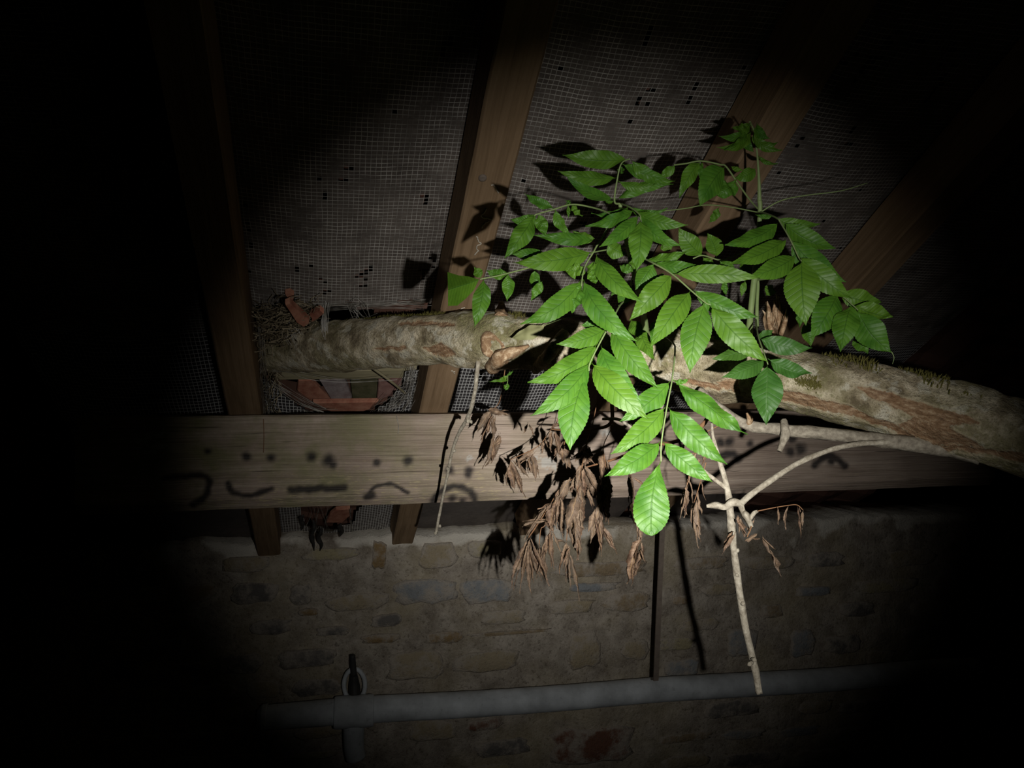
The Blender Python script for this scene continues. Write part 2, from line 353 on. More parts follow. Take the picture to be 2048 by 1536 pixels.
def stone(x0, y0, x1, y1, kind, proud=0.008):
    a = wall_uz(wall_at(x0, y1)); c = wall_uz(wall_at(x1, y0))
    cu, cz = (a[0]+c[0])/2, (a[1]+c[1])/2; hu, hz = (c[0]-a[0])/2, (c[1]-a[1])/2
    n = 16; rnd = random.Random(int(x0*7+y0*13)); V = []; Fc = []; prof = []
    for k in range(n):
        an = 2*math.pi*(k+0.5)/n; ca, sa = math.cos(an), math.sin(an)
        q = (abs(ca)**7+abs(sa)**7)**(-1/7)*rnd.uniform(0.80, 1.06); prof.append((ca*q, sa*q))
    for f, d in ((1.0, -0.03), (0.97, proud*0.55), (0.80, proud)):
        for ca, sa in prof:
            u, z = cu+hu*ca*f, cz+hz*sa*f
            V.append(wall_pt(u, z, d+(0.0045*N3((u, 0, z), 22) if d > 0 else 0)+0.010*N3((u, 0, z), 5)))
    V.append(wall_pt(cu, cz, proud*1.05+0.010*N3((cu, 0, cz), 5)))
    for r in range(2):
        for k in range(n): k2 = (k+1) % n; Fc.append((r*n+k, r*n+k2, (r+1)*n+k2, (r+1)*n+k))
    for k in range(n): Fc.append((2*n+k, 2*n+(k+1) % n, 3*n))
    obj('stone', V, Fc, STONE[kind], wall, attrs={'edge': ('FLOAT', [1.0]*(2*n)+[0.35]*n+[0.0])}); stones.append((x0, y0, x1, y1))
S = 2.048
for x0, y0, x1, y1, k in [(790, 315, 1060, 435, 'g'), (1062, 312, 1300, 428, 'g'), (700, 160, 768, 285, 'o'), (890, 170, 1062, 285, 't'), (690, 462, 825, 525, 'd'),
        (920, 527, 1085, 592, 'o'), (1150, 440, 1335, 512, 't'), (1030, 600, 1320, 718, 't'), (1092, 522, 1440, 562, 'b'), (470, 510, 617, 560, 'd'), (400, 440, 492, 478, 'o'),
        (505, 375, 775, 462, 't'), (1500, 330, 1722, 382, 'g'), (1440, 240, 1832, 322, 'b'), (1640, 372, 1850, 466, 'b'), (1415, 400, 1625, 472, 't'), (760, 600, 1010, 750, 't'),
        (650, 540, 820, 592, 'o'), (415, 190, 665, 252, 'y'), (1090, 160, 1235, 240, 'y'), (90, 225, 285, 302, 't'), (365, 335, 465, 440, 'd'), (1500, 530, 1640, 700, 't'),
        (1720, 560, 1842, 660, 't'), (850, 885, 1055, 1000, 't'), (1080, 885, 1245, 950, 'r'), (1430, 905, 1790, 1098, 'r'), (1120, 970, 1350, 1060, 'd'), (300, 600, 560, 700, 'd'),
        (200, 480, 380, 560, 'd'), (120, 330, 330, 430, 'd'), (60, 620, 260, 720, 'd')]:
    stone(400+x0/S, 1000+y0/S, 400+x1/S, 1000+y1/S, k, 0.011)
S = 2.415
for x0, y0, x1, y1, k in [(340, 452, 440, 505, 'o'), (350, 265, 620, 345, 'b'), (690, 258, 942, 345, 't'), (935, 408, 1118, 472, 'g'), (610, 608, 762, 765, 'g'), (775, 500, 885, 575, 'b'),
        (915, 618, 1045, 765, 'g'), (380, 560, 580, 640, 't'), (480, 395, 660, 470, 't'), (1000, 240, 1180, 330, 'd'), (1150, 480, 1330, 570, 'd'), (1080, 640, 1260, 750, 'd'), (500, 950, 760, 1060, 'd')]:
    stone(1200+x0/S, 1000+y0/S, 1200+x1/S, 1000+y1/S, k, 0.011)
rs = random.Random(3); y = 1092
while y < 1530:
    hgt = rs.uniform(26, 50); x = 170+rs.uniform(0, 60)
    while x < 1880:
        wd = rs.uniform(50, 130); yy = y-(x-1000)*0.05
        if not any(x < s[2]+4 and x+wd > s[0]-4 and yy < s[3]+3 and yy+hgt > s[1]-3 for s in stones) and yy > 1085:
            stone(x, yy, x+wd, yy+hgt, rs.choice('ttbdtbyg'), 0.007)
        x += wd+rs.uniform(9, 22)
    y += hgt+rs.uniform(8, 14)

# ------------------------------------------------------------------ tiles above (ceiling), open where the trunk breaks in
TR_HOLE = roof_at(590, 690, 0.17)
V = []; Fc = []; nu, ns = 84, 90
for i in range(nu+1):
    for j in range(ns+1):
        u = -1.6+3.9*i/nu; s = -1.75+3.0*j/ns
        V.append(roof_pt(u, s, 0.19+0.012*math.sin(u*27)+0.01*((s*9) % 1)))
for i in range(nu):
    for j in range(ns):
        a = i*(ns+1)+j
        if (V[a]-TR_HOLE).length > 0.20: Fc.append((a, a+ns+1, a+ns+2, a+1))
tag(obj('ceiling', V, Fc, MAT_ROOF, smooth=False), 'dark undersides of clay roof tiles above the underlay', kind='structure')

# ------------------------------------------------------------------ wooden members
def plank(name, frame_o, ax, ay, az, L, Wd, Ht, mat, parent=None, nl=40, nw=4, nh=4, wob=0.002, seed=0.0, extra=None, cham=None):
    """box from frame_o: length along ax, width along ay, height along az; fine faces, slightly uneven"""
    prof = []
    bv = min(Wd, Ht)*0.05
    for k in range(nw+1): prof.append((bv+(Wd-2*bv)*k/nw, 0))
    for k in range(nh+1): prof.append((Wd, bv+(Ht-2*bv)*k/nh))
    for k in range(nw+1): prof.append((Wd-bv-(Wd-2*bv)*k/nw, Ht))
    for k in range(nh+1): prof.append((0, Ht-bv-(Ht-2*bv)*k/nh))
    if cham: prof = cham(prof)
    V = []; Fc = []; C = []; n = len(prof)
    for i in range(nl+1):
        l = L*i/nl
        for a, b in prof:
            p = frame_o+ax*l+ay*a+az*b
            V.append(p+ay*(wob*N3((l, a, b), 3, seed)+wob*0.4*N3((l, a, b), 14, seed))+az*(wob*N3((l, a, b), 3, seed+9)+wob*0.4*N3((l, a, b), 14, seed+5)))
            C.append((l+seed*3.1, a+seed, b))
    for i in range(nl):
        for k in range(n): k2 = (k+1) % n; Fc.append((i*n+k, i*n+k2, (i+1)*n+k2, (i+1)*n+k))
    Fc.append(tuple(range(n))[::-1]); Fc.append(tuple(nl*n+k for k in range(n)))
    at = {'gco': ('FLOAT_VECTOR', C)}
    if extra: at.update(extra(V))
    return obj(name, V, Fc, mat, parent, frame_o.copy(), attrs=at, smooth=False)

RW, RH = 0.078, 0.105
rl = {488: 'dark brown rafter along the straw-choked side of the torn roof hole', 868: 'brown rafter striped by leaf shadows, passing behind the mossy trunk',
      1208: 'brown rafter directly behind the green leaf cluster and the upright shoot', 1503: 'dim brown rafter beyond the outermost green leaves, fading into darkness'}
rafters = {}; RU = []
for k, px in enumerate((488, 868, 1208, 1503)):
    u, s = roof_uv(roof_at(px, 826)); RU.append(u)
    send = roof_uv(roof_at(800, 1092))[1]+(0.01 if k else -0.02)
    # end each rafter at the wall face
    for q in range(400):
        s2 = 0.4+q*0.004
        if roof_pt(u, s2, RH*0.0).dot(H2) > WD+0.015: break
    r = plank('rafter', roof_pt(u-RW/2, -1.55, 0), D1, E1, UP, 1.55+s2, RW, RH, MAT_RAFTER, nl=70, seed=k*2.3+1)
    rafters[px] = tag(r, rl[px], 'rafter', 'rafters under the tiles')
# nail and pale root threads on the lit rafter
def on_rafter(px, py, lift=0.0015): return roof_at(px, py, -lift)
V = []; Fc = []; c0 = on_rafter(965, 355, 0.0)
for r, h in ((0.0075, 0.0), (0.0075, 0.0025), (0.005, 0.004), (0.002, 0.003)):
    for k in range(14): a = 2*math.pi*k/14; V.append(c0+E1*(r*math.cos(a))+D1*(r*math.sin(a))-UP*h)
for r in range(3):
    for k in range(14): Fc.append((r*14+k, r*14+(k+1) % 14, (r+1)*14+(k+1) % 14, (r+1)*14+k))
Fc.append(tuple(42+k for k in range(14)))
obj('nail', V, Fc, MAT_IRON, rafters[868])['label'] = 'rusty round nail head'
for pts in ([(983, 372), (990, 370), (994, 378), (997, 386)], [(972, 418), (964, 432), (970, 437), (985, 440)], [(978, 442), (968, 448), (962, 456)], [(951, 474), (958, 480), (961, 488), (952, 492), (957, 500), (949, 510)],
            [(895, 635), (915, 622), (930, 615)], [(902, 740), (907, 742), (910, 748)]):
    q = []
    for a, b in zip(pts, pts[1:]):
        for f in (0, .33, .66): q.append(on_rafter(a[0]+(b[0]-a[0])*f+random.uniform(-2, 2), a[1]+(b[1]-a[1])*f+random.uniform(-2, 2)))
    q.append(on_rafter(*pts[-1])); tube('root_thread', q, [0.0012]*len(q), MAT_ROOT, rafters[868], n=len(q)*3, sides=5)

# ------------------------------------------------------------------ the painted beam
B0 = pix(868, 828, 1.85)
def beam_at(px, py):
    d = Vector(((px-1024)/F, 1, (768-py)/F)); p = d*(B0.dot(H2)/d.dot(H2)); q = p-B0
    return (q.dot(E2), q[2], p.y)
BH = (1009-828)/F*1.85; BT = 0.10
strokes = []
def dot(x, y, r): strokes.append(([(x, y), (x+1, y)], r))
for x, y, r in [(415, 903, 7), (493, 913, 9), (542, 915, 9), (622, 914, 10), (657, 922, 13), (663, 930, 9), (753, 925, 8), (815, 921, 10), (899, 940, 9), (937, 942, 9), (936, 949, 8), (905, 999, 9), (926, 1003, 8),
                (1440, 885, 9), (1458, 884, 10), (1584, 878, 10), (1600, 898, 13), (1580, 902, 11), (1660, 922, 9), (1500, 887, 7)]: dot(x, y, r)
for pl, r in [([(329, 956), (410, 952), (413, 988), (384, 1011)], 7), ([(456, 966), (466, 984), (500, 991), (543, 976)], 6), ([(583, 981), (630, 977), (688, 976)], 8), ([(734, 993), (745, 989)], 8), ([(737, 986), (755, 972), (786, 969), (815, 986)], 4),
              ([(866, 1006), (880, 984), (911, 973), (942, 984), (953, 1007)], 7), ([(1444, 911), (1462, 908), (1476, 916)], 9), ([(1630, 930), (1643, 917), (1667, 914), (1690, 932)], 8)]: strokes.append((pl, r))
SB = []
for pl, r in strokes:
    if len(pl) > 2: pl = [(v[0], v[1]) for v in catmull([(x, y, 0) for x, y in pl], 5*len(pl))]
    q = [beam_at(*p) for p in pl]; SB.append(([(a[0], a[1]) for a in q], r*q[0][2]/F))
chalks = [((283, 880), 9), ((310, 872), 8), ((318, 890), 7), ((300, 905), 6), ((1095, 925), 14), ((1075, 918), 8), ((1110, 932), 8), ((938, 918), 7), ((1210, 865), 9)]
CB = [((beam_at(*p)[0], beam_at(*p)[1]), r*1.85/F) for p, r in chalks]
UL, UR = beam_at(150, 900)[0], beam_at(1990, 900)[0]
def beam_attrs(V):
    pa, ch, al, fl = [], [], [], []
    for v in V:
        q = Vector(v)-B0; u, z = q.dot(E2), q[2]; front = q.dot(H2) < 0.02
        m = 0.0; cc = 0.0
        if front:
            wv = 0.004*N3((u, 0, z), 60)
            for pl, r in SB:
                if u < min(p[0] for p in pl)-0.05 or u > max(p[0] for p in pl)+0.05: continue
                d = min(segd((u, z), a, b) for a, b in zip(pl, pl[1:]))+wv
                m = max(m, min(1, max(0, (r*1.45-d)/(r*1.0))))
            for p, r in CB:
                d = math.hypot((u-p[0])/1.4, z-p[1])+0.012*N3((u, 0, z), 60)+0.012*N3((u, 3, z), 170)
                cc = max(cc, min(1, max(0, (r-d)/(r*0.4))))
        pa.append(m); ch.append(cc*0.8)
        al.append(max(0.0, min(1.0, 0.95-(u+0.25)*1.5))); fl.append(max(0, min(1, (-z-0.09)*9))*max(0.2, min(1, 1.25-abs(u+0.15)*1.2)))
    return {'paint': ('FLOAT', pa), 'chalk': ('FLOAT', ch), 'algae': ('FLOAT', al), 'flaky': ('FLOAT', fl)}
def beam_cham(prof):                          # front bottom arris cut back (width axis points away, height axis points down)
    out = []
    for a, b in prof:
        if a < BT*0.3 and b > BH-0.026: a = max(a, (b-(BH-0.026))*0.75)
        out.append((a, b))
    return out
beam = plank('roof_beam', B0+E2*UL, E2, H2, Vector((0, 0, -1)), UR-UL, BT, BH, MAT_BEAM, nl=560, nw=4, nh=64, wob=0.003, seed=4.0, extra=beam_attrs, cham=beam_cham)
tag(beam, 'heavy weathered beam with black spray-painted dotted faces, under the rafters', 'beam')

# ------------------------------------------------------------------ roofing underlay, bay by bay
holes = [[(508, 614), (560, 606), (640, 611), (760, 607), (850, 604), (885, 612), (885, 735), (812, 738), (800, 775), (770, 805), (742, 838), (650, 838), (600, 812), (556, 772), (520, 745)],
         [(596, 1000), (722, 1000), (705, 1044), (660, 1062), (612, 1048)]]
def sag(u, s, ua, ub):
    f = max(0, min(1, (u-ua)/(ub-ua)))
    return 0.118-0.016*math.sin(math.pi*f)+0.008*N3((u, s, 0), 3.2)+0.0035*N3((u, s, 1), 9)+0.0012*N3((u, s, 2), 30)
edges = [RU[0]-0.50]+RU+[RU[3]+0.55]
ul = ['dark mesh-reinforced roofing underlay on the straw side of the torn bay, in deep shade', 'brown mesh-reinforced roofing underlay, torn open where the trunk comes through',
      'brown mesh-reinforced roofing underlay behind the green leaves, with white mesh above the beam', 'dim mesh-reinforced roofing underlay behind the outer leaves and bare stalk', 'mesh-reinforced roofing underlay beyond the last rafter, almost lost in the dark']
CELL = 0.0098
undl = []
for b in range(5):
    ua, ub = edges[b]+RW*0.3, edges[b+1]-RW*0.3
    if b == 0: ua += 0.0
    nu = int((ub-ua)/CELL); s0, s1 = -1.28, (R0.z+0.118*UP.z-ztop)/math.sin(TH)+0.02; SR = [s0]
    while SR[-1] < s1: SR.append(SR[-1]+(CELL if SR[-1] < -0.2 else CELL*1.6))
    ns = len(SR)-1
    bay_u = [ua+(ub-ua)*i/nu for i in range(nu+1)]
    grid = {}; hol = {}
    for i in range(nu+1):
        for j in range(ns+1):
            u = bay_u[i]+0.003*N3((u1, j*CELL, i*CELL), 5); s = SR[j]+0.006*N3((i*CELL, j*CELL, 5), 4)
            p = roof_pt(u, s, sag(u, s, ua, ub)); grid[i, j] = p
            if b == 1:
                x, y = topx(p); x += 7*N3((u, s, 3), 25); y += 7*N3((u, s, 8), 25)
                hol[i, j] = any(pip(x, y, h) for h in holes)
            else: hol[i, j] = False
    V = [grid[i, j] for i in range(nu+1) for j in range(ns+1)]; Fc = []; dk = []
    for i in range(nu+1):
        for j in range(ns+1):
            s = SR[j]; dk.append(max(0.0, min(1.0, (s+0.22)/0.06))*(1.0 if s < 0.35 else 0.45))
    for i in range(nu):
        for j in range(ns):
            if hol[i, j] or hol[i+1, j+1]: continue
            cst = N3((bay_u[i], j*CELL*0.3, 1), 26, b*3.0)+0.6*N3((i*CELL, j*CELL, 4), 70)
            if cst > 0.66 and SR[j] < 0.3: continue
            a = i*(ns+1)+j; Fc.append((a, a+1, a+ns+2, a+ns+1))
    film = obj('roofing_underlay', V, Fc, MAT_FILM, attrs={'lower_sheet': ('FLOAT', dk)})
    tag(film, ul[b], 'roofing underlay', 'roofing underlay between the rafters'); undl.append(film)
    SV, SF = [], []
    hw = 0.00068
    def strand(pts, side):
        base = len(SV)
        for p in pts:
            q = p-UP*0.0018; h_ = hw*(1.0 if (p-R0).dot(D1) < -0.2 else 1.45); SV.append(q-side*h_); SV.append(q+side*h_)
        for k in range(len(pts)-1): SF.append((base+2*k, base+2*k+1, base+2*k+3, base+2*k+2))
    for j in range(0, ns+1):
        run = []
        for i in range(nu+1):
            if hol[i, j] or (b != 1 and SR[j] > 0.3):
                if len(run) > 1: strand(run, D1)
                run = []
            else: run.append(grid[i, j]+D1*(0.0015*N3((i*CELL, j*CELL, 9), 30))-UP*0.0012*N3((i*CELL, j, 9), 12))
        if len(run) > 1: strand(run, D1)
    for i in range(0, nu+1):
        run = []
        for j in range(ns+1):
            if hol[i, j] or (b != 1 and SR[j] > 0.3):
                if len(run) > 1: strand(run, E1*(0.6 if b else 0.6))
                run = []
            else: run.append(grid[i, j]+E1*(0.0015*N3((i*CELL, j*CELL, 19), 30)))
        if len(run) > 1: strand(run, E1*(0.6 if b else 0.6))
    obj('scrim_mesh', SV, SF, MAT_SCRIM, film, smooth=False, attrs={'clean': ('FLOAT', [max(0.0, min(1.0, ((v-R0).dot(D1)+0.25)*12)) for v in SV])})['label'] = 'fine white reinforcing mesh'

# frayed fibres round the tear
FV, FF = [], []
rf = random.Random(11)
def fibre(pts, off0, off1, r=0.00042, store=None):
    n = len(pts); q = []
    for k, (x, y) in enumerate(pts): q.append(roof_at(x, y, off0+(off1-off0)*k/(n-1)))
    tube_data(catmull(q, 9), [r]*10, 3, (store or (FV, FF))[0], (store or (FV, FF))[1], False)
def bundle(pts, count, spread, off0, off1, r=0.00045):
    spread *= 1.5; count = int(count*0.75)
    for k in range(count):
        dx, dy = rf.gauss(0, spread), rf.gauss(0, spread*0.5)
        q = [(x+dx*(0.5+0.5*i/len(pts))+rf.gauss(0, spread*0.4), y+dy+rf.gauss(0, spread*0.5)) for i, (x, y) in enumerate(pts)]
        fibre(q, off0+rf.uniform(-0.012, 0.012), off1+rf.uniform(-0.02, 0.02), r*rf.uniform(0.7, 1.3))
bundle([(652, 612), (650, 650), (657, 690), (676, 727)], 34, 4, 0.09, -0.01)
bundle([(575, 640), (600, 690), (640, 722), (660, 730)], 34, 6, 0.09, 0.02)
bundle([(560, 660), (580, 700), (592, 735)], 10, 8, 0.09, 0.04)
bundle([(523, 650), (527, 720), (533, 770), (537, 830)], 16, 4, 0.06, 0.05)
bundle([(700, 608), (716, 620), (726, 634)], 22, 12, 0.10, 0.06)
bundle([(715, 630), (710, 655), (700, 690)], 4, 7, 0.05, 0.0)
bundle([(830, 735), (822, 762), (812, 790), (790, 822)], 40, 9, 0.10, 0.08)
bundle([(745, 828), (780, 812), (805, 790)], 18, 8, 0.10, 0.09)
bundle([(560, 735), (620, 752), (700, 762), (790, 758)], 5, 4, 0.05, 0.05)
bundle([(545, 765), (600, 800), (650, 822)], 12, 4, 0.09, 0.09)
bundle([(520, 618), (620, 612), (760, 608), (850, 606)], 26, 5, 0.10, 0.10)
bundle([(610, 820), (640, 826), (660, 830)], 14, 8, 0.09, 0.09)
bundle([(640, 1018), (640, 1050), (636, 1078)], 10, 12, 0.10, 0.10, 0.0009)
bundle([(700, 1015), (703, 1050), (705, 1078)], 5, 3, 0.10, 0.10, 0.0009)
bundle([(648, 730), (690, 734), (760, 728)], 8, 3, 0.06, 0.05)
tag(obj('frayed_fibres', FV, FF, MAT_FRAY, undl[1], smooth=False), 'frayed white fibres hanging from the torn mesh', kind='stuff')
SV2 = ([], [])
for k in range(650):
    x = rf.gauss(562, 30); y = rf.gauss(640, 22)+max(0, 575-x)*0.25
    if x < 512 or x > 690 or y < 596 or y > 735: continue
    a = rf.uniform(0, 6.28); l = rf.uniform(6, 22)
    fibre([(x, y), (x+l*math.cos(a), y+l*0.6*math.sin(a)), (x+2*l*math.cos(a+0.4), y+1.2*l*math.sin(a+0.4))], rf.uniform(0.03, 0.14), rf.uniform(0.02, 0.13), rf.uniform(0.0006, 0.0015), SV2)
for k in range(160):
    x = rf.uniform(520, 560); y = rf.uniform(660, 835); fibre([(x, y), (x+rf.gauss(0, 6), y+12), (x+rf.gauss(0, 8), y+28)], rf.uniform(0.07, 0.14), rf.uniform(0.07, 0.14), rf.uniform(0.0006, 0.0012), SV2)
tag(obj('straw_debris', SV2[0], SV2[1], MAT_STRAW, smooth=False), 'tangle of dry straw and nest debris packed beside the trunk end', 'straw', kind='stuff')
# dark clods hanging at the eaves
for k, (px, py, l) in enumerate([(626, 1040, 62), (640, 1056, 46), (604, 1030, 30), (682, 1048, 26)]):
    q = [wall_at(px+3*math.sin(i*1.7+k), py+l*i/5, 0.10-0.012*i) for i in range(6)]
    tag(tube('root_clump', q, [0.003, 0.008, 0.006, 0.008, 0.004, 0.001], MAT_BLACK, n=24, sides=7, jitter=0.9),
        ['long dark rootlet clump hanging from the eaves tear', 'dark rootlet clump hanging just beside the longest one', 'short dark rootlet clump near the shaded rafter foot', 'small dark rootlet clump below the orange tile scrap'][k], 'roots', 'rootlets hanging at the eaves')

# batten and broken tiles in the hole
pL, pR = roof_at(548, 760, 0.150), roof_at(842, 756, 0.150)
uL, sL = roof_uv(pL); uR, sR = roof_uv(pR)
ax = (pR-pL).normalized()
tag(plank('tile_batten', pL, ax, -D1, UP, (pR-pL).length, 0.040, 0.025, MAT_BATTEN, nl=30, nw=3, nh=2, wob=0.0015, seed=2.0), 'pale greenish batten crossing the torn roof hole below the trunk', 'batten')
def tile(poly, off, mat, label, tilt=0.0, th=0.014):
    cx = sum(p[0] for p in poly)/len(poly); cy = sum(p[1] for p in poly)/len(poly)
    V = []; n = len(poly)
    for layer, f in ((0, 0.94), (0.004, 1.0), (th, 1.0)):
        for x, y in poly:
            x2, y2 = cx+(x-cx)*f, cy+(y-cy)*f
            p = roof_at(x2, y2, off+tilt*(x-cx)/100.0); V.append(p+UP*layer)
    Fc = [tuple(range(n))[::-1]]
    for r in range(2):
        for k in range(n): Fc.append((r*n+k, r*n+(k+1) % n, (r+1)*n+(k+1) % n, (r+1)*n+k))
    Fc.append(tuple(2*n+k for k in range(n)))
    return tag(obj('broken_tile', V, Fc, mat, smooth=False), label, 'roof tile', 'broken clay tiles round the hole')
tile([(570, 609), (579, 605), (619, 642), (618, 648), (608, 655), (594, 646)], 0.02, MAT_TILE, 'long orange-red tile shard poking down through straw above the trunk', 0.10)
tile([(619, 631), (640, 620), (648, 627), (636, 637), (623, 645), (624, 638)], 0.035, MAT_TILE, 'small red tile chip touching the long shard above the trunk', -0.1)
tile([(570, 588), (580, 586), (588, 591), (587, 600), (576, 598)], 0.09, MAT_TILE, 'tiny orange tile chip caught in the mesh above the shards')
tile([(646, 727), (655, 723), (671, 724), (672, 731), (650, 732)], 0.10, MAT_TILE, 'thin red tile sliver lying on top of the batten')
tile([(596, 760), (622, 760), (667, 806), (664, 810), (631, 808), (594, 782)], 0.178, MAT_TILE, 'dark-red broken tile with a slanting edge under the batten')
tile([(638, 760), (690, 758), (704, 797), (690, 801), (663, 801)], 0.168, MAT_TILEG, 'grey lime-crusted tile piece under the batten')
tile([(626, 806), (757, 804), (742, 818), (722, 825), (660, 823), (640, 815)], 0.150, MAT_TILE, 'bright red tile strip lying along the beam top in the hole')
tile([(757, 762), (803, 750), (806, 770), (793, 790), (754, 800)], 0.160, MAT_TILEM, 'mauve broken tile behind the frayed mesh by the stick')
tile([(700, 757), (757, 757), (754, 800), (704, 797)], 0.184, MAT_TILEMOSS, 'mossy dark tile between grey and mauve pieces')
tile([(652, 1046), (660, 1030), (672, 1020), (700, 1018), (700, 1032), (684, 1046)], 0.10, MAT_TILE, 'orange tile scrap showing below the painted beam')
q = [roof_at(731, 727, 0.05), roof_at(757, 744, 0.055), roof_at(786, 766, 0.06), roof_at(812, 788, 0.09)]
tag(tube('stick', q, [0.003, 0.004, 0.0035, 0.003], MAT_BATTEN, n=20, sides=7, jitter=0.2), 'thin straight stick slanting across the batten in the roof hole', 'stick')

# ------------------------------------------------------------------ pipe, bracket, rod
pr = 0.046
def pipe_c(px, py): return wall_at(px, py, 0.11)
PL, PR = pipe_c(522, 1436), pipe_c(1960, 1337)
pipe = empty('water_pipe', PL); tag(pipe, 'pale grey painted water pipe running low along the stone wall', 'pipe')
pts = [PL+(PR-PL)*(i/8)+Vector((0, 0, 0.004*math.sin(i*1.9))) for i in range(9)]
tube('pipe_run', pts, [pr*0.9]+[pr]*8, MAT_PIPE, pipe, n=90, sides=28, jitter=0.03)
dirp = (PR-PL).normalized(); tc = pipe_c(708, 1423)
tube('tee_collar', [tc-dirp*0.07, tc-dirp*0.055, tc+dirp*0.055, tc+dirp*0.07], [pr*1.08, pr*1.2, pr*1.2, pr*1.08], MAT_PIPE, pipe, n=24, sides=26, jitter=0.04)
tube('down_pipe', [tc, tc+Vector((0, 0, -0.12)), wall_at(712, 1516, 0.11)], [pr*0.85, pr*0.78, pr*0.76], MAT_PIPE, pipe, n=20, sides=22)
tube('pipe_end', [PL-dirp*0.012, PL+dirp*0.004, PL+dirp*0.02], [pr*0.6, pr*0.98, pr*1.02], MAT_PIPE, pipe, n=10, sides=24)
br = empty('pipe_bracket', wall_at(708, 1395, 0.085)); tag(br, 'pear-shaped pipe bracket with black bolt standing above the pipe tee', 'bracket')
ring = []
for k in range(25):
    a = 2*math.pi*k/24; ring.append(wall_at(709+21*math.sin(a), 1370-32*math.cos(a), 0.07))
tube('ring', ring, [0.0085]*25, MAT_PIPE, br, n=72, sides=9, jitter=0.1)
tube('bolt', [wall_at(705, 1310, 0.09), wall_at(706, 1330, 0.09), wall_at(708, 1352, 0.09)], [0.010, 0.0115, 0.0115], MAT_BLACK, br, n=10, sides=8)
tube('clamp_screw', [wall_at(708, 1348, 0.085), wall_at(709, 1372, 0.08), wall_at(710, 1398, 0.09)], [0.012, 0.02, 0.022], MAT_BLACK, br, n=12, sides=10)
rod0 = wall_at(1328, 985, 0.32); rod1 = wall_at(1312, 1362, 0.30)
rd = (rod1-rod0).normalized(); rw = E2
ir = plank('hanger_rod', rod0-rw*0.009, rd, rw, H2, (rod1-rod0).length, 0.019, 0.006, MAT_IRON, nl=30, nw=2, nh=2, wob=0.0006, seed=6)
tag(ir, 'thin rusty flat iron rod hanging down in front of the wall to the pipe', 'rod')

# ------------------------------------------------------------------ THE TREE
TREE = empty('fallen_tree', pix(2300, 955, 1.0))
tag(TREE, 'mossy fallen tree trunk with green leafy shoots, driven through the torn roof', 'tree')
TC = [(470, 708, 1.98, 38), (560, 700, 1.84, 46), (680, 690, 1.70, 51), (800, 683, 1.59, 50), (900, 681, 1.52, 51), (985, 683, 1.47, 56), (1060, 687, 1.44, 51), (1180, 692, 1.40, 50), (1330, 715, 1.34, 58), (1450, 738, 1.29, 62), (1590, 760, 1.24, 60), (1800, 809, 1.17, 69), (2048, 880, 1.08, 77), (2300, 955, 1.0, 84)]
NR, NA = 520, 112
path = catmull([pix(a, b, c) for a, b, c, d in TC], NR); rad = lerp_list([d*c/F for a, b, c, d in TC], NR)
S6 = 2.931
def c6(l): return [(1350+x/S6, 600+y/S6) for x, y in l]
bare = [c6([(612, 520), (800, 560), (1000, 622), (1250, 722), (1500, 842), (1800, 885), (2046, 905), (2046, 962), (1900, 935), (1600, 885), (1300, 790), (1100, 700), (900, 640), (700, 605), (612, 575)]),
        c6([(1055, 505), (1200, 530), (1450, 600), (1700, 680), (1790, 722), (1600, 745), (1760, 830), (1820, 880), (1500, 838), (1300, 742), (1400, 690), (1250, 610), (1130, 560)]),
        c6([(245, 475), (380, 450), (385, 540), (300, 525)]),
        [(848, 696), (886, 684), (913, 706), (891, 716), (861, 708)], [(793, 646), (850, 643), (910, 645), (908, 651), (800, 651)], [(744, 697), (812, 691), (814, 699), (748, 702)], [(1375, 755), (1445, 770), (1440, 780), (1370, 765)]]
def pdist(x, y, poly): return min(segd((x, y), poly[i], poly[(i+1) % len(poly)]) for i in range(len(poly)))
bb = [(min(p[0] for p in P)-14, max(p[0] for p in P)+14, min(p[1] for p in P)-14, max(p[1] for p in P)+14) for P in bare]
V, Fc, C, ba, ri, mo = [], [], [], [], [], []
ref = None; L = 0
for i, p in enumerate(path):
    tg = (path[min(i+1, NR)]-path[max(i-1, 0)]).normalized()
    if ref is None: ref = (Vector((0, 0, 1))-tg*tg.z).normalized()
    ref = (ref-tg*ref.dot(tg)).normalized(); bi = tg.cross(ref)
    if i: L += (p-path[i-1]).length
    for k in range(NA):
        a = 2*math.pi*k/NA; d = ref*math.cos(a)+bi*math.sin(a); q = p+d*rad[i]
        h = 0.0065*N3(q, 9)+0.004*N3(q, 22)+0.0022*N3(q, 60)+0.003*N3((L*2, a, 0), 2.0)
        x, y = topx(q); br_, rr = 0.0, 0.0
        if d.dot(-q) > -0.02:
            xx = x+5*N3(q, 45); yy = y+5*N3(q, 45, 7)
            for P, bx in zip(bare, bb):
                if bx[0] < xx < bx[1] and bx[2] < yy < bx[3]:
                    ins = pip(xx, yy, P); dd = pdist(xx, yy, P)
                    if ins: br_ = max(br_, min(1, 0.55+dd/6))
                    else: br_ = max(br_, 0.5-dd/8); rr = max(rr, 1-dd/9)
        h -= 0.0028*max(0, br_); h += 0.0016*max(0, rr)*(1 if br_ < 0.5 else 0)
        V.append(q+d*h); C.append((L, a*rad[i]*1.0, 0.0)); ba.append(max(0, br_)); ri.append(max(0, rr))
        mo.append(max(0, min(1, 0.25+1.3*N3(q, 6))))
for i in range(NR):
    for k in range(NA): k2 = (k+1) % NA; Fc.append((i*NA+k, i*NA+k2, (i+1)*NA+k2, (i+1)*NA+k))
Fc.append(tuple(range(NA))[::-1]); Fc.append(tuple(NR*NA+k for k in range(NA)))
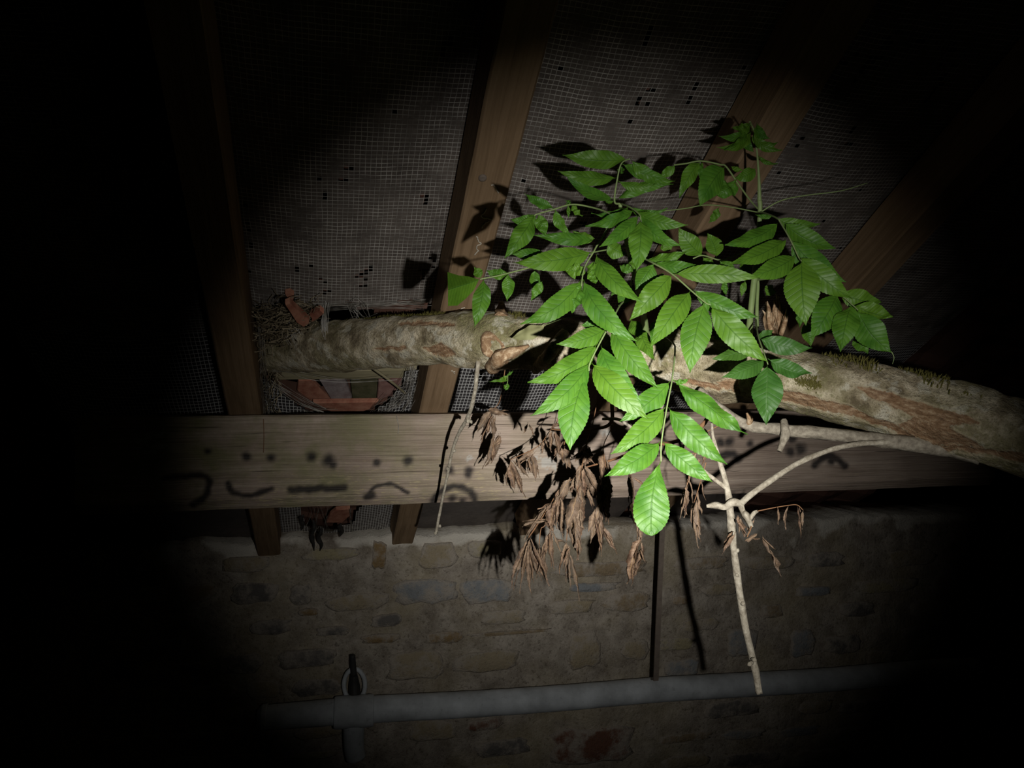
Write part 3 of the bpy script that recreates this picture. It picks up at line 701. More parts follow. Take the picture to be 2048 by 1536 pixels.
trunk = obj('trunk', V, Fc, MAT_BARK, TREE, pix(2300, 955, 1.0), attrs={'gco': ('FLOAT_VECTOR', C), 'bare': ('FLOAT', ba), 'rim': ('FLOAT', ri), 'mossy': ('FLOAT', mo)})
def trunkY(px):                                # depth of the trunk's axis at a column
    for a, b in zip(TC, TC[1:]):
        if a[0] <= px <= b[0]: f = (px-a[0])/(b[0]-a[0]); return a[2]+(b[2]-a[2])*f, a[1]+(b[1]-a[1])*f, (a[3]+(b[3]-a[3])*f)
    return TC[-1][2], TC[-1][1], TC[-1][3]
def on_trunk(px, py, lift=0.0):                # a pixel on the trunk's visible surface
    Y, cy, r = trunkY(px); k = max(-0.99, min(0.99, (py-cy)/r)); R = r*Y/F
    Y2 = Y-R*math.sqrt(1-k*k)*0.97-lift; return pix(px, py, Y2)
# knot where a limb broke off, with its torn splinter and stubs
kc = on_trunk(985, 690)
V, Fc, C = [], [], []
face = (Vector((-0.1, -1, -0.25))).normalized(); ex = face.orthogonal().normalized(); ey = face.cross(ex)
prof = [(0.026, -0.02), (0.0235, 0.004), (0.021, 0.011), (0.017, 0.012), (0.014, 0.007), (0.007, 0.006), (0.001, 0.007)]
for r, h in prof:
    for k in range(22):
        a = 2*math.pi*k/22; rr = r*(1+0.10*math.sin(3*a+1)); q = kc+ex*(rr*math.cos(a))+ey*(rr*math.sin(a)*1.15)+face*h
        V.append(q+face*0.003*N3(q, 150)); C.append((r*3, a, 0))
for r in range(len(prof)-1):
    for k in range(22): Fc.append((r*22+k, r*22+(k+1) % 22, (r+1)*22+(k+1) % 22, (r+1)*22+k))
obj('knot', V, Fc, MAT_SPLINT, trunk, attrs={'gco': ('FLOAT_VECTOR', C)})['label'] = 'round pale knot of a broken limb'
tube('splinter', [on_trunk(984, 738, 0.005), on_trunk(1000, 716, 0.02), on_trunk(1022, 705, 0.02), on_trunk(1058, 691, 0.012)], [0.012, 0.016, 0.011, 0.003], MAT_SPLINT, trunk, n=30, sides=14, jitter=0.5)
tube('branch_stub', [on_trunk(1072, 738, 0.0), on_trunk(1095, 712, 0.03), on_trunk(1112, 690, 0.035), on_trunk(1132, 664, 0.03)], [0.011, 0.012, 0.012, 0.010], MAT_BARK, trunk, n=30, sides=14, jitter=0.35)
tube('branch_stub', [on_trunk(1002, 640, -0.005), on_trunk(1003, 622, 0.0), pix(1003, 603, 1.455)], [0.016, 0.010, 0.004], MAT_SPLINT, trunk, n=20, sides=14, jitter=0.9)
for k in range(13):                             # torn stub behind the upright shoot
    x = 1531+k*3.4; top = rf.choice((588, 600, 612, 622))+rf.uniform(-5, 5); Yk = 1.215-0.014*math.sin(k*0.6)+rf.uniform(-0.006, 0.006)
    tube('stub_shard', [pix(x*0.45+1552*0.55, 672, Yk+0.01), pix(x, 640, Yk), pix(x+rf.uniform(-2, 2), (top+640)/2, Yk), pix(x+rf.uniform(-7, 7), top, Yk)], [0.004, 0.0042, 0.003, 0.0006], MAT_SPLINT, trunk, n=12, sides=5, jitter=0.9)
# moss
def moss(x0, y0, x1, y1, count, hmax, name='moss_tuft', lift=0.0):
    V, Fc = [], []
    for k in range(count):
        f = rf.random(); x = x0+(x1-x0)*f+rf.gauss(0, 4); y = y0+(y1-y0)*f+rf.gauss(0, 5)
        Y, cy, r = trunkY(x); y = max(y, cy-r*0.99); p = on_trunk(x, y, lift*0)-Vector((0, 0, 0.003)); p.y += rf.uniform(0, 0.03) if y < cy-r*0.85 else 0
        d = Vector((rf.gauss(0, 0.5), rf.gauss(-0.3, 0.4), 1.0)).normalized(); h = hmax*rf.uniform(0.15, 1.0)**1.3; sd = d.orthogonal().normalized()*0.0010
        for m in range(2):
            b = len(V); d2 = (d+Vector((rf.gauss(0, 0.5), rf.gauss(0, 0.5), rf.gauss(0, 0.3)))).normalized()
            V += [p-sd, p+sd, p+d*h*0.55+sd*0.8+d2*h*0.25, p+d*h*0.55-sd*0.8+d2*h*0.25, p+d*h*0.7+d2*h*0.5]
            Fc += [(b, b+1, b+2, b+3), (b+3, b+2, b+4)]; sd = d.cross(sd)
    tag(obj(name, V, Fc, MAT_MOSS, trunk, smooth=False), kind='stuff')
moss(765, 632, 870, 630, 500, 0.012); moss(850, 624, 885, 622, 200, 0.016); moss(1018, 628, 1042, 632, 220, 0.016)
moss(1655, 712, 1700, 722, 260, 0.012); moss(1700, 716, 1752, 738, 520, 0.017); moss(1818, 742, 1900, 768, 520, 0.016); moss(1925, 772, 1960, 784, 120, 0.009)
moss(1596, 762, 1640, 768, 200, 0.008); moss(1515, 640, 1545, 652, 260, 0.013); moss(690, 640, 760, 634, 200, 0.008)

# side branch, fork and thin twigs
def px3(l): return [pix(*q) for q in l]
tube('side_branch', px3([(1960, 912, 1.10), (1890, 897, 1.12), (1770, 882, 1.135), (1660, 868, 1.15), (1560, 859, 1.17), (1500, 851, 1.18), (1462, 832, 1.19), (1430, 808, 1.21), (1400, 780, 1.24)]),
     [0.014, 0.0125, 0.011, 0.0105, 0.0095, 0.009, 0.0075, 0.0068, 0.006], MAT_GTWIG, TREE, n=90, sides=14, jitter=0.22)
tube('forked_twig', px3([(1790, 885, 1.13), (1755, 885, 1.125), (1690, 892, 1.12), (1640, 907, 1.115), (1590, 930, 1.11), (1540, 962, 1.10), (1500, 990, 1.10), (1482, 1008, 1.10)]), [0.005, 0.0045, 0.0042, 0.0042, 0.0045, 0.0045, 0.005, 0.0052], MAT_TWIG, TREE, n=80, sides=10, jitter=0.35)
tube('twig_stub', px3([(1568, 842, 1.165), (1570, 856, 1.155), (1570, 872, 1.15), (1559, 902, 1.14)]), [0.006, 0.0065, 0.007, 0.004], MAT_GTWIG, TREE, n=20, sides=9, jitter=0.3)
tube('twig_stub', px3([(1497, 852, 1.18), (1499, 838, 1.17), (1493, 826, 1.165)]), [0.006, 0.005, 0.001], MAT_SPLINT, TREE, n=14, sides=8, jitter=0.8)
tube('knobbly_spur', px3([(1482, 1008, 1.10), (1487, 1022, 1.10), (1492, 1030, 1.095), (1498, 1042, 1.095), (1503, 1055, 1.09)]), [0.0055, 0.004, 0.006, 0.0042, 0.003], MAT_TWIG, TREE, n=30, sides=10, jitter=0.7)
tube('knobbly_spur', px3([(1482, 1008, 1.10), (1466, 1005, 1.10), (1450, 1014, 1.105), (1432, 1011, 1.11), (1413, 1013, 1.11)]), [0.005, 0.006, 0.0045, 0.005, 0.002], MAT_TWIG, TREE, n=30, sides=10, jitter=0.6)
tube('knobbly_spur', px3([(1498, 1040, 1.095), (1508, 1026, 1.095), (1516, 1022, 1.095)]), [0.003, 0.0035, 0.002], MAT_TWIG, TREE, n=12, sides=8, jitter=0.5)
tw = px3([(957, 722, 1.44), (954, 745, 1.45), (950, 780, 1.47), (938, 828, 1.52), (917, 868, 1.58), (904, 905, 1.62), (893, 960, 1.65), (882, 1012, 1.68), (872, 1066, 1.70)])
tube('hanging_twig', tw, [0.0045, 0.0045, 0.0042, 0.004, 0.0036, 0.0034, 0.003, 0.0032, 0.0036], MAT_TWIG, TREE, n=90, sides=9, jitter=0.3)
for x, y, Y, dx, dy in ((934, 835, 1.53, 3, 12), (906, 900, 1.62, 5, 3), (898, 935, 1.63, -5, 4), (938, 838, 1.53, 6, 9), (876, 1050, 1.695, 6, 4), (872, 1062, 1.70, -2, 8)):
    tube('twig_bud', px3([(x, y, Y), (x+dx*0.6, y+dy*0.6, Y-0.004), (x+dx, y+dy, Y-0.006)]), [0.0022, 0.0042, 0.0012], MAT_TWIG, TREE, n=10, sides=8)
# broken branch hanging down, forked end up
BB = empty('broken_branch', pix(1516, 1385, 1.13)); tag(BB, 'pale broken-off branch hanging straight down from the forked twig, bare and forked', 'branch')
tube('branch_stem', px3([(1518, 1386, 1.13), (1509, 1335, 1.13), (1492, 1260, 1.125), (1480, 1190, 1.12), (1469, 1110, 1.115), (1463, 1050, 1.115), (1457, 990, 1.115), (1447, 950, 1.12), (1434, 905, 1.13), (1425, 868, 1.14), (1424, 820, 1.17)]),
     [0.0052, 0.0060, 0.0054, 0.0056, 0.0055, 0.0060, 0.0052, 0.0040, 0.0036, 0.0028, 0.0012], MAT_TWIG, BB, n=120, sides=12, jitter=0.28)
tube('side_twig', px3([(1456, 978, 1.115), (1438, 965, 1.12), (1420, 952, 1.125), (1402, 938, 1.13), (1385, 925, 1.14)]), [0.0042, 0.0036, 0.0033, 0.003, 0.0012], MAT_TWIG, BB, n=30, sides=8, jitter=0.35)
for x, y, dx, dy in ((1471, 1098, -9, -5), (1472, 1100, 6, 2), (1505, 1318, 8, 3), (1504, 1325, -9, 6), (1484, 1208, 4, -2), (1476, 1150, -5, 0)):
    tube('bud', px3([(x, y, 1.118), (x+dx*0.6, y+dy*0.6, 1.112), (x+dx, y+dy, 1.112)]), [0.003, 0.0035, 0.001], MAT_TWIG, BB, n=8, sides=7)

# ------------------------------------------------------------------ leaflets
def leaflet_data(base, tip, wpx, bulge=0.0, arch=0.012, fold=0.22, roll=0.0, blunt=0.0, nrow=40, ncol=3, wave=0.0, curl=0.0, twist=0.0, seed=0.0, ob=0.0, teeth=0.035):
    """a leaf blade; base, tip are 3-D points; bulge bends the midrib sideways (fraction of length); arch bows it toward the viewer"""
    ch = tip-base; Ln = ch.length; T0 = ch.normalized()
    view = (-(base+tip)/2).normalized(); Nn = (view-T0*view.dot(T0)).normalized(); Bn = T0.cross(Nn).normalized()
    hw = wpx*0.5/max(0.45, math.cos(roll)); mid = (base+tip)/2+Bn*bulge*Ln*2+Nn*arch*2
    V, Fc, S_, T_ = [], [], [], []
    cols = [-1+2*c/(2*ncol) for c in range(2*ncol+1)]
    for r in range(nrow+1):
        t = r/nrow; a = base*(1-t)**2+mid*(2*t*(1-t))+tip*t*t
        tg = ((mid-base)*(1-t)+(tip-mid)*t).normalized()
        nn = (Nn-tg*Nn.dot(tg)).normalized(); rt = Matrix.Rotation(roll+twist*(t-0.3), 3, tg); nn = rt @ nn; bn = tg.cross(nn)
        tt = max(0.0, (t-0.05)/0.95)
        if tt <= 0: pw = 0.0
        else:
            e1 = 0.85+0.75*ob; e2 = 1.22-0.7*blunt; pw = (tt**e1)*((1-tt)**e2)/(((e1/(e1+e2))**e1)*((e2/(e1+e2))**e2))
        wdt = max(hw*pw, 0.0004)
        zz = teeth*hw*(1 if r % 2 else -0.25)*min(1, pw*2) if teeth else 0
        for c in cols:
            ww = wdt+(zz if abs(c) > 0.99 else 0)
            if curl: ang = curl*c; off = bn*(math.sin(ang)/curl*ww)+nn*((1-math.cos(ang))/curl*ww)
            else: off = bn*(c*ww)+nn*(-fold*abs(c)*ww)
            q = a+off
            if wave: q = q+nn*(wave*abs(c)*math.sin(t*16+c*2+seed))+nn*(wave*1.2*N3((t*3, c*0.6, seed), 1.6))
            if teeth and abs(c) > 0.99: q = q+tg*(0.35*abs(zz))
            V.append(q); S_.append(c); T_.append(t)
    m = len(cols)
    for r in range(nrow):
        for c in range(m-1): Fc.append((r*m+c, r*m+c+1, (r+1)*m+c+1, (r+1)*m+c))
    return V, Fc, S_, T_
lr = random.Random(21)
def add_leaflet(parent, b, tp, w, bulge, Yb, Yt, mat=None, age=0.0, blunt=0.0, roll=None, fold=None, arch=None, wave=None, curl=0.0, ob=0.0):
    B, T = pix(b[0], b[1], Yb), pix(tp[0], tp[1], Yt)
    wm = w*1.07*(Yb+Yt)/2/F
    lpx = math.hypot(tp[0]-b[0], tp[1]-b[1])
    roll = lr.uniform(-0.45, 0.45) if roll is None else roll
    fold = lr.uniform(0.10, 0.34) if fold is None else fold
    arch = (T-B).length*lr.uniform(0.06, 0.14) if arch is None else arch
    wave = lr.uniform(0.0006, 0.0022) if wave is None else wave
    # a positive bulge bends the midrib toward the top of the frame
    sgn = -1.0 if (tp[0]-b[0]) > 0 else 1.0
    V, Fc, S_, T_ = leaflet_data(B, T, wm, bulge/max(lpx, 1)*(-sgn), arch, fold, roll, blunt, wave=wave, seed=lr.uniform(0, 50), curl=curl, ob=ob)
    return obj('leaflet', V, Fc, mat or MAT_LEAF, parent, B, attrs={'leaf_s': ('FLOAT', S_), 'leaf_t': ('FLOAT', T_), 'age': ('FLOAT', [age]*len(V))})
def compound(rachis, leaflets, mat=None, r0=0.0016, r1=0.0008, stalk=None, label=None):
    """rachis [(px, py, Y)...]; leaflets [(base, tip, width px, bulge px, Y base, Y tip, options)]"""
    st = tube('compound_leaf', px3(rachis), [r0+(r1-r0)*k/(len(rachis)-1) for k in range(len(rachis))], stalk or MAT_STALK, TREE, n=10*len(rachis), sides=7)
    if label: st['label'] = label
    for lf in leaflets:
        b, tp, wd, bg, Yb, Yt = lf[:6]; kw = dict(lf[6]) if len(lf) > 6 else {}
        kw.setdefault('mat', mat); add_leaflet(st, b, tp, wd, bg, Yb, Yt, **kw)
        
    return st
# shoots that carry the leaves
tube('shoot', px3([(1292, 672, 1.33), (1286, 620, 1.27), (1272, 560, 1.20), (1258, 500, 1.13), (1246, 450, 1.08), (1240, 408, 1.06)]), [0.007, 0.0055, 0.005, 0.0045, 0.0035, 0.0028], MAT_STALK, TREE, n=50, sides=9, jitter=0.1)
tube('shoot', px3([(1498, 672, 1.24), (1500, 640, 1.225), (1505, 590, 1.21), (1509, 555, 1.20), (1515, 500, 1.185), (1520, 420, 1.165), (1519, 400, 1.16)]), [0.0062, 0.0055, 0.005, 0.0052, 0.0042, 0.0036, 0.0038], MAT_STALK, TREE, n=60, sides=10, jitter=0.1)
tube('shoot', px3([(1514, 655, 1.24), (1514, 610, 1.225), (1516, 570, 1.21), (1514, 545, 1.20)]), [0.0034, 0.003, 0.0028, 0.002], MAT_STALK, TREE, n=30, sides=8)
tube('shoot', px3([(1519, 402, 1.16), (1518, 360, 1.15), (1515, 315, 1.135), (1512, 285, 1.125), (1508, 262, 1.115), (1500, 242, 1.105)]), [0.0036, 0.0024, 0.0016, 0.0015, 0.0013, 0.0009], MAT_STALK, TREE, n=50, sides=8)
# A: top leaf
compound([(1240, 408, 1.06), (1229, 402, 1.05), (1235, 356, 1.03), (1243, 327, 1.02), (1260, 317, 1.01)], [
    ((1256, 318), (1125, 310), 34, 6, 1.01, 1.00), ((1232, 356), (1115, 342), 25, 5, 1.03, 1.0), ((1226, 397), (1131, 350), 22, 9, 1.045, 1.0, {}),
    ((1260, 317), (1350, 362), 25, 12, 1.01, 1.03), ((1245, 328), (1333, 357), 24, 5, 1.02, 1.02), ((1237, 362), (1313, 366), 17, 9, 1.03, 1.02), ((1231, 400), (1347, 368), 22, -10, 1.045, 1.03),
    ((1228, 402), (1208, 399), 7, 3, 1.05, 1.05), ((1250, 335), (1238, 343), 12, 0, 1.06, 1.08), ((1278, 335), (1285, 352), 14, 0, 1.08, 1.08)])
# B: centre-top leaf
compound([(1243, 408, 1.06), (1257, 413, 1.03), (1270, 421, 1.01), (1280, 431, 0.995), (1281, 441, 0.99)], [
    ((1256, 413), (1182, 427), 15, 8, 1.03, 1.0), ((1258, 413), (1335, 416), 15, 12, 1.03, 1.0), ((1268, 421), (1171, 453), 24, 5, 1.01, 0.98), ((1272, 421), (1376, 450), 27, 9, 1.01, 0.98),
    ((1278, 431), (1198, 494), 28, 4, 0.995, 0.96), ((1282, 430), (1365, 492), 25, 13, 0.995, 0.97), ((1281, 440), (1272, 544), 44, 3, 0.99, 0.965, {'age': 1.0, 'roll': 0.05})])
# C: small leaf by the rafter
compound([(1255, 448, 1.09), (1215, 425, 0.99), (1176, 413, 0.93), (1142, 409, 0.91), (1110, 418, 0.895), (1075, 428, 0.88), (1068, 432, 0.88)], [
    ((1068, 432), (1009, 516), 37, 2, 0.88, 0.86, {'roll': 0.1, 'age': 0.4}), ((1074, 427), (1018, 437), 20, 9, 0.885, 0.87, {'age': .3}), ((1076, 429), (1092, 472), 24, 0, 0.885, 0.88), ((1109, 417), (1049, 387), 18, 4, 0.895, 0.89), ((1111, 420), (1139, 466), 20, 6, 0.895, 0.90),
    ((1143, 410), (1166, 432), 11, 2, 0.91, 0.91), ((1137, 411), (1137, 436), 7, 0, 0.91, 0.91), ((1140, 409), (1133, 401), 9, 0, 0.91, 0.91)], r0=0.0013, r1=0.0008)
# D: left leaf stepping down in front of the trunk
compound([(1248, 458, 1.09), (1222, 447, 1.05), (1212, 462, 1.03), (1194, 491, 1.01), (1187, 504, 1.0), (1171, 531, 0.985), (1165, 553, 0.97), (1163, 575, 0.965)], [
    ((1187, 480), (1067, 470), 24, 2, 1.015, 0.98), ((1186, 504), (1026, 526), 42, 5, 1.0, 0.95, {'roll': 0.1}), ((1100, 520), (1022, 508), 26, -4, 1.01, 0.99, {'age': 0.5}), ((1190, 477), (1146, 462), 20, 5, 1.03, 1.03),
    ((1192, 508), (1289, 606), 36, 10, 1.0, 0.95, {'age': 0.35, 'roll': -0.35, 'fold': 0.35}), ((1168, 533), (1128, 537), 26, 6, 0.99, 0.98, {'wave': 0.004}), ((1170, 533), (1210, 536), 24, 5, 0.99, 0.985, {'wave': 0.004}), ((1182, 540), (1192, 568), 22, 0, 0.985, 0.985, {'wave': .003}),
    ((1162, 559), (1041, 649), 42, 13, 0.968, 0.935, {'roll': 0.15, 'age': 0.3}), ((1167, 559), (1274, 683), 44, 15, 0.968, 0.925, {'roll': -0.1}), ((1164, 574), (1143, 626), 30, -3, 0.962, 0.95, {'wave': 0.004, 'fold': 0.1}),
    ((1215, 488), (1253, 508), 30, 3, 1.06, 1.06), ((1085, 562), (1062, 602), 19, 0, 1.05, 1.06, {'age': 0.9}), ((1070, 540), (1068, 582), 20, 0, 1.09, 1.10)])
# E: big centre-right leaf
compound([(1262, 510, 1.13), (1280, 514, 1.08), (1306, 526, 1.03), (1344, 548, 1.0), (1381, 580, 0.975), (1409, 604, 0.955), (1421, 610, 0.95)], [
    ((1293, 519), (1378, 501), 20, 5, 1.05, 1.02), ((1309, 525), (1424, 537), 25, 5, 1.03, 1.0), ((1308, 528), (1270, 580), 38, 0, 1.03, 1.03), ((1347, 548), (1521, 556), 35, -4, 1.0, 0.97, {'roll': -0.1, 'fold': 0.12}),
    ((1344, 549), (1259, 641), 44, 0, 1.0, 0.985, {'roll': 0.05, 'fold': 0.12}), ((1386, 579), (1518, 634), 37, 9, 0.975, 0.95, {'roll': -0.1}), ((1381, 582), (1301, 695), 47, -2, 0.975, 0.94, {'roll': 0.05, 'fold': 0.12}), ((1410, 605), (1380, 746), 55, -5, 0.955, 0.935, {'roll': 0.05}),
    ((1421, 610), (1536, 724), 48, 6, 0.95, 0.93, {'roll': -0.12, 'fold': 0.15})])
# F: leaf hanging over the trunk
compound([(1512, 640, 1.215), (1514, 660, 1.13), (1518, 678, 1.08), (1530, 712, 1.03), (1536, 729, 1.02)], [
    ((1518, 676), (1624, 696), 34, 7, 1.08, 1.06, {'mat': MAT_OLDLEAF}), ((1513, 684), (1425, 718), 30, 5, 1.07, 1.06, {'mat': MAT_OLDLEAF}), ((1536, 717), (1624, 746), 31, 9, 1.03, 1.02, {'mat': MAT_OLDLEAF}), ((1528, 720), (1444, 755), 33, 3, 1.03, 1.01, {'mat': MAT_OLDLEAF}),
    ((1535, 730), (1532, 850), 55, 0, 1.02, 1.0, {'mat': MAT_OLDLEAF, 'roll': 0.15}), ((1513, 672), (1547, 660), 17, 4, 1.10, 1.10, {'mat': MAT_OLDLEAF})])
# G: brightest leaf, lower left
compound([(1270, 590, 1.22), (1244, 606, 1.10), (1224, 641, 1.02), (1198, 689, 0.985), (1180, 726, 0.965), (1178, 742, 0.96)], [
    ((1222, 643), (1161, 650), 26, 3, 1.02, 1.02), ((1217, 652), (1113, 688), 36, 8, 1.01, 0.98, {'roll': 0.1}), ((1221, 652), (1316, 776), 44, 6, 1.01, 0.97, {'roll': -0.1}), ((1194, 688), (1055, 765), 44, 14, 0.985, 0.94, {'roll': 0.12}), ((1202, 690), (1290, 812), 46, 14, 0.985, 0.95, {'roll': -0.1}),
    ((1178, 725), (1061, 832), 42, 12, 0.965, 0.925, {'roll': 0.12}), ((1184, 726), (1298, 839), 50, 5, 0.965, 0.925, {'roll': -0.15, 'fold': 0.12}), ((1178, 742), (1140, 900), 56, -10, 0.96, 0.915, {'age': 1.0, 'roll': 0.1, 'fold': 0.1, 'ob': 0.9})])
# H: lowest leaf
compound([(1318, 664, 1.29), (1327, 670, 1.24), (1346, 686, 1.13), (1350, 702, 1.06), (1344, 760, 0.985), (1334, 813, 0.95), (1323, 884, 0.92), (1322, 923, 0.915)], [
    ((1340, 763), (1239, 843), 43, 6, 0.985, 0.965, {'roll': 0.1}), ((1352, 764), (1494, 869), 38, 2, 0.985, 0.96, {'wave': 0.004}), ((1346, 760), (1379, 757), 9, 5, 0.985, 0.98), ((1331, 813), (1221, 908), 43, 8, 0.95, 0.92, {'roll': 0.1}), ((1336, 814), (1454, 929), 45, 6, 0.95, 0.92, {'roll': -0.12}),
    ((1320, 884), (1209, 953), 43, 5, 0.92, 0.895, {'roll': 0.1}), ((1326, 884), (1425, 964), 38, 3, 0.92, 0.895, {'roll': -0.1}), ((1322, 922), (1303, 1072), 66, -8, 0.915, 0.89, {'blunt': 0.8, 'ob': 0.5, 'roll': 0.05, 'fold': 0.12})])
# I: right-hand leaf
compound([(1520, 424, 1.165), (1535, 428, 1.12), (1555, 437, 1.07), (1562, 447, 1.06), (1580, 478, 1.03), (1597, 514, 1.01), (1603, 522, 1.0)], [
    ((1557, 445), (1450, 489), 35, 8, 1.06, 1.03), ((1567, 444), (1671, 496), 36, 10, 1.06, 1.05), ((1550, 436), (1640, 447), 22, 9, 1.075, 1.07), ((1545, 432), (1511, 429), 9, 3, 1.09, 1.09),
    ((1574, 477), (1457, 528), 35, 6, 1.03, 1.0), ((1582, 478), (1692, 564), 46, 10, 1.03, 1.01), ((1592, 512), (1497, 555), 40, 4, 1.01, 0.98), ((1598, 512), (1704, 598), 44, 5, 1.01, 0.99), ((1604, 520), (1612, 651), 64, 3, 1.0, 0.98, {'roll': 0.05})])
# J: far right leaf
compound([(1511, 560, 1.205), (1560, 556, 1.14), (1610, 560, 1.08), (1641, 570, 1.05), (1676, 586, 1.03), (1704, 609, 1.01), (1716, 620, 1.0)], [
    ((1674, 587), (1620, 677), 52, 4, 1.03, 1.01), ((1679, 584), (1762, 604), 40, 6, 1.03, 1.03), ((1702, 610), (1681, 704), 47, -2, 1.01, 0.99), ((1706, 609), (1786, 633), 36, 6, 1.01, 1.01), ((1716, 621), (1783, 705), 52, 8, 1.0, 0.985),
    ((1707, 672), (1736, 707), 26, 0, 1.06, 1.06), ((1600, 598), (1599, 656), 18, 0, 1.10, 1.10), ((1610, 642), (1622, 693), 24, 0, 1.11, 1.11), ((1630, 560), (1668, 575), 14, 0, 1.05, 1.05)])
tube('leaf_tendril', px3([(1783, 703, 0.986), (1788, 715, 0.985), (1785, 728, 0.985)]), [0.0006, 0.0005, 0.0003], MAT_STALK, TREE, n=12, sides=5)
# K: drooping dark leaf under the roof
compound([(1516, 418, 1.165), (1500, 400, 1.13), (1478, 370, 1.10), (1453, 334, 1.07), (1440, 329, 1.06), (1402, 322, 1.04), (1372, 327, 1.03), (1348, 330, 1.02)], [
    ((1450, 334), (1399, 413), 48, -4, 1.07, 1.05), ((1401, 323), (1358, 396), 27, -4, 1.04, 1.03), ((1512, 336), (1468, 356), 25, 5, 1.10, 1.09), ((1472, 362), (1432, 393), 32, 2, 1.09, 1.08, {'wave': .004}),
    ((1403, 325), (1399, 356), 11, 0, 1.04, 1.03), ((1462, 333), (1486, 340), 9, 2, 1.08, 1.08), ((1350, 330), (1318, 352), 18, 3, 1.02, 1.03), ((1438, 365), (1420, 395), 16, 0, 1.10, 1.10)], r0=0.0014, r1=0.0011)
# L: umbrella of small leaves at the shoot tip
compound([(1506, 256, 1.112), (1503, 250, 1.108), (1498, 243, 1.10)], [
    ((1503, 259), (1433, 294), 17, 15, 1.11, 1.09), ((1502, 250), (1437, 272), 18, 12, 1.108, 1.09), ((1508, 264), (1565, 300), 17, 12, 1.112, 1.10), ((1514, 246), (1540, 277), 17, 8, 1.108, 1.10),
    ((1500, 246), (1466, 254), 20, 6, 1.10, 1.09), ((1516, 311), (1556, 327), 8, 6, 1.13, 1.12), ((1488, 268), (1508, 304), 17, 4, 1.12, 1.11), ((1508, 262), (1540, 290), 14, 10, 1.12, 1.11),
    ((1496, 275), (1474, 290), 14, 4, 1.12, 1.11), ((1519, 280), (1556, 284), 12, 8, 1.12, 1.12), ((1490, 256), (1448, 300), 13, 9, 1.10, 1.08)], r0=0.0012)
# M: leaf touching the rafter
leafM = compound([(1255, 492, 1.12), (1170, 508, 1.02), (1080, 530, 0.97), (1018, 546, 0.935), (994, 552, 0.925), (967, 557, 0.92), (960, 559, 0.92)], [
    ((968, 558), (948, 655), 33, 3, 0.92, 0.905, {'roll': 0.1, 'age': 0.8}), ((962, 556), (949, 534), 18, 0, 0.92, 0.92), ((1018, 546), (972, 540), 20, 6, 0.935, 0.93, {'age': 0.4}), ((1016, 547), (1014, 602), 24, 3, 0.935, 0.94, {'fold': 0.5})], r0=0.0011, r1=0.0009)
q = [(958, 559, 0.918, 0.0), (940, 566, 0.912, 0.0), (920, 572, 0.908, 0.0), (896, 580, 0.905, 0.0), (938, 553, 0.922, 0.7), (918, 551, 0.928, 0.9), (895, 544, 0.934, 1.0),
     (948, 580, 0.924, 0.7), (932, 597, 0.930, 0.9), (915, 611, 0.934, 1.0), (896, 612, 0.925, 1.0)]
obj('leaflet', [pix(*v[:3]) for v in q], [(0, 4, 1), (1, 4, 5, 2), (2, 5, 6, 3), (0, 1, 7), (1, 2, 8, 7), (2, 9, 8), (2, 3, 10, 9)], MAT_LEAF, leafM, pix(958, 559, 0.918), smooth=False,
    attrs={'leaf_s': ('FLOAT', [v[3] for v in q]), 'leaf_t': ('FLOAT', [(958-v[0])/63 for v in q]), 'age': ('FLOAT', [0.3]*11)})['label'] = 'crumpled folded leaflet'
# P: leaf in the gap between centre and right
compound([(1512, 520, 1.19), (1485, 505, 1.16), (1460, 515, 1.13), (1439, 520, 1.11), (1406, 511, 1.09), (1386, 517, 1.085)], [
    ((1405, 510), (1357, 455), 37, 4, 1.09, 1.07), ((1433, 514), (1415, 467), 31, -3, 1.11, 1.09), ((1440, 522), (1473, 546), 25, 3, 1.12, 1.12), ((1406, 515), (1434, 532), 16, 3, 1.10, 1.10), ((1503, 534), (1472, 557), 24, 2, 1.17, 1.16),
    ((1490, 530), (1478, 535), 10, 0, 1.15, 1.15), ((1490, 562), (1483, 593), 12, 0, 1.15, 1.15), ((1545, 570), (1532, 592), 22, 2, 1.19, 1.19), ((1448, 562), (1452, 590), 12, 0, 1.12, 1.12)], r0=0.0013, r1=0.0010)
# Q: leaves deep inside the cluster
compound([(1284, 612, 1.26), (1270, 590, 1.18), (1262, 572, 1.12), (1268, 540, 1.10)], [
    ((1262, 570), (1237, 612), 29, 0, 1.12, 1.11), ((1240, 560), (1223, 592), 17, 0, 1.12, 1.12), ((1262, 508), (1272, 542), 16, 0, 1.08, 1.07), ((1240, 530), (1270, 541), 18, 2, 1.09, 1.08), ((1280, 655), (1309, 720), 29, 3, 1.15, 1.10), ((1262, 640), (1283, 678), 26, 0, 1.15, 1.12), ((1310, 640), (1304, 690), 16, 0, 1.12, 1.09),
    ((1438, 415), (1417, 446), 15, 3, 1.17, 1.17), ((1448, 666), (1427, 677), 15, 2, 1.15, 1.15), ((1320, 495), (1345, 480), 22, 4, 1.10, 1.09), ((1328, 548), (1312, 566), 18, 0, 1.06, 1.06)])
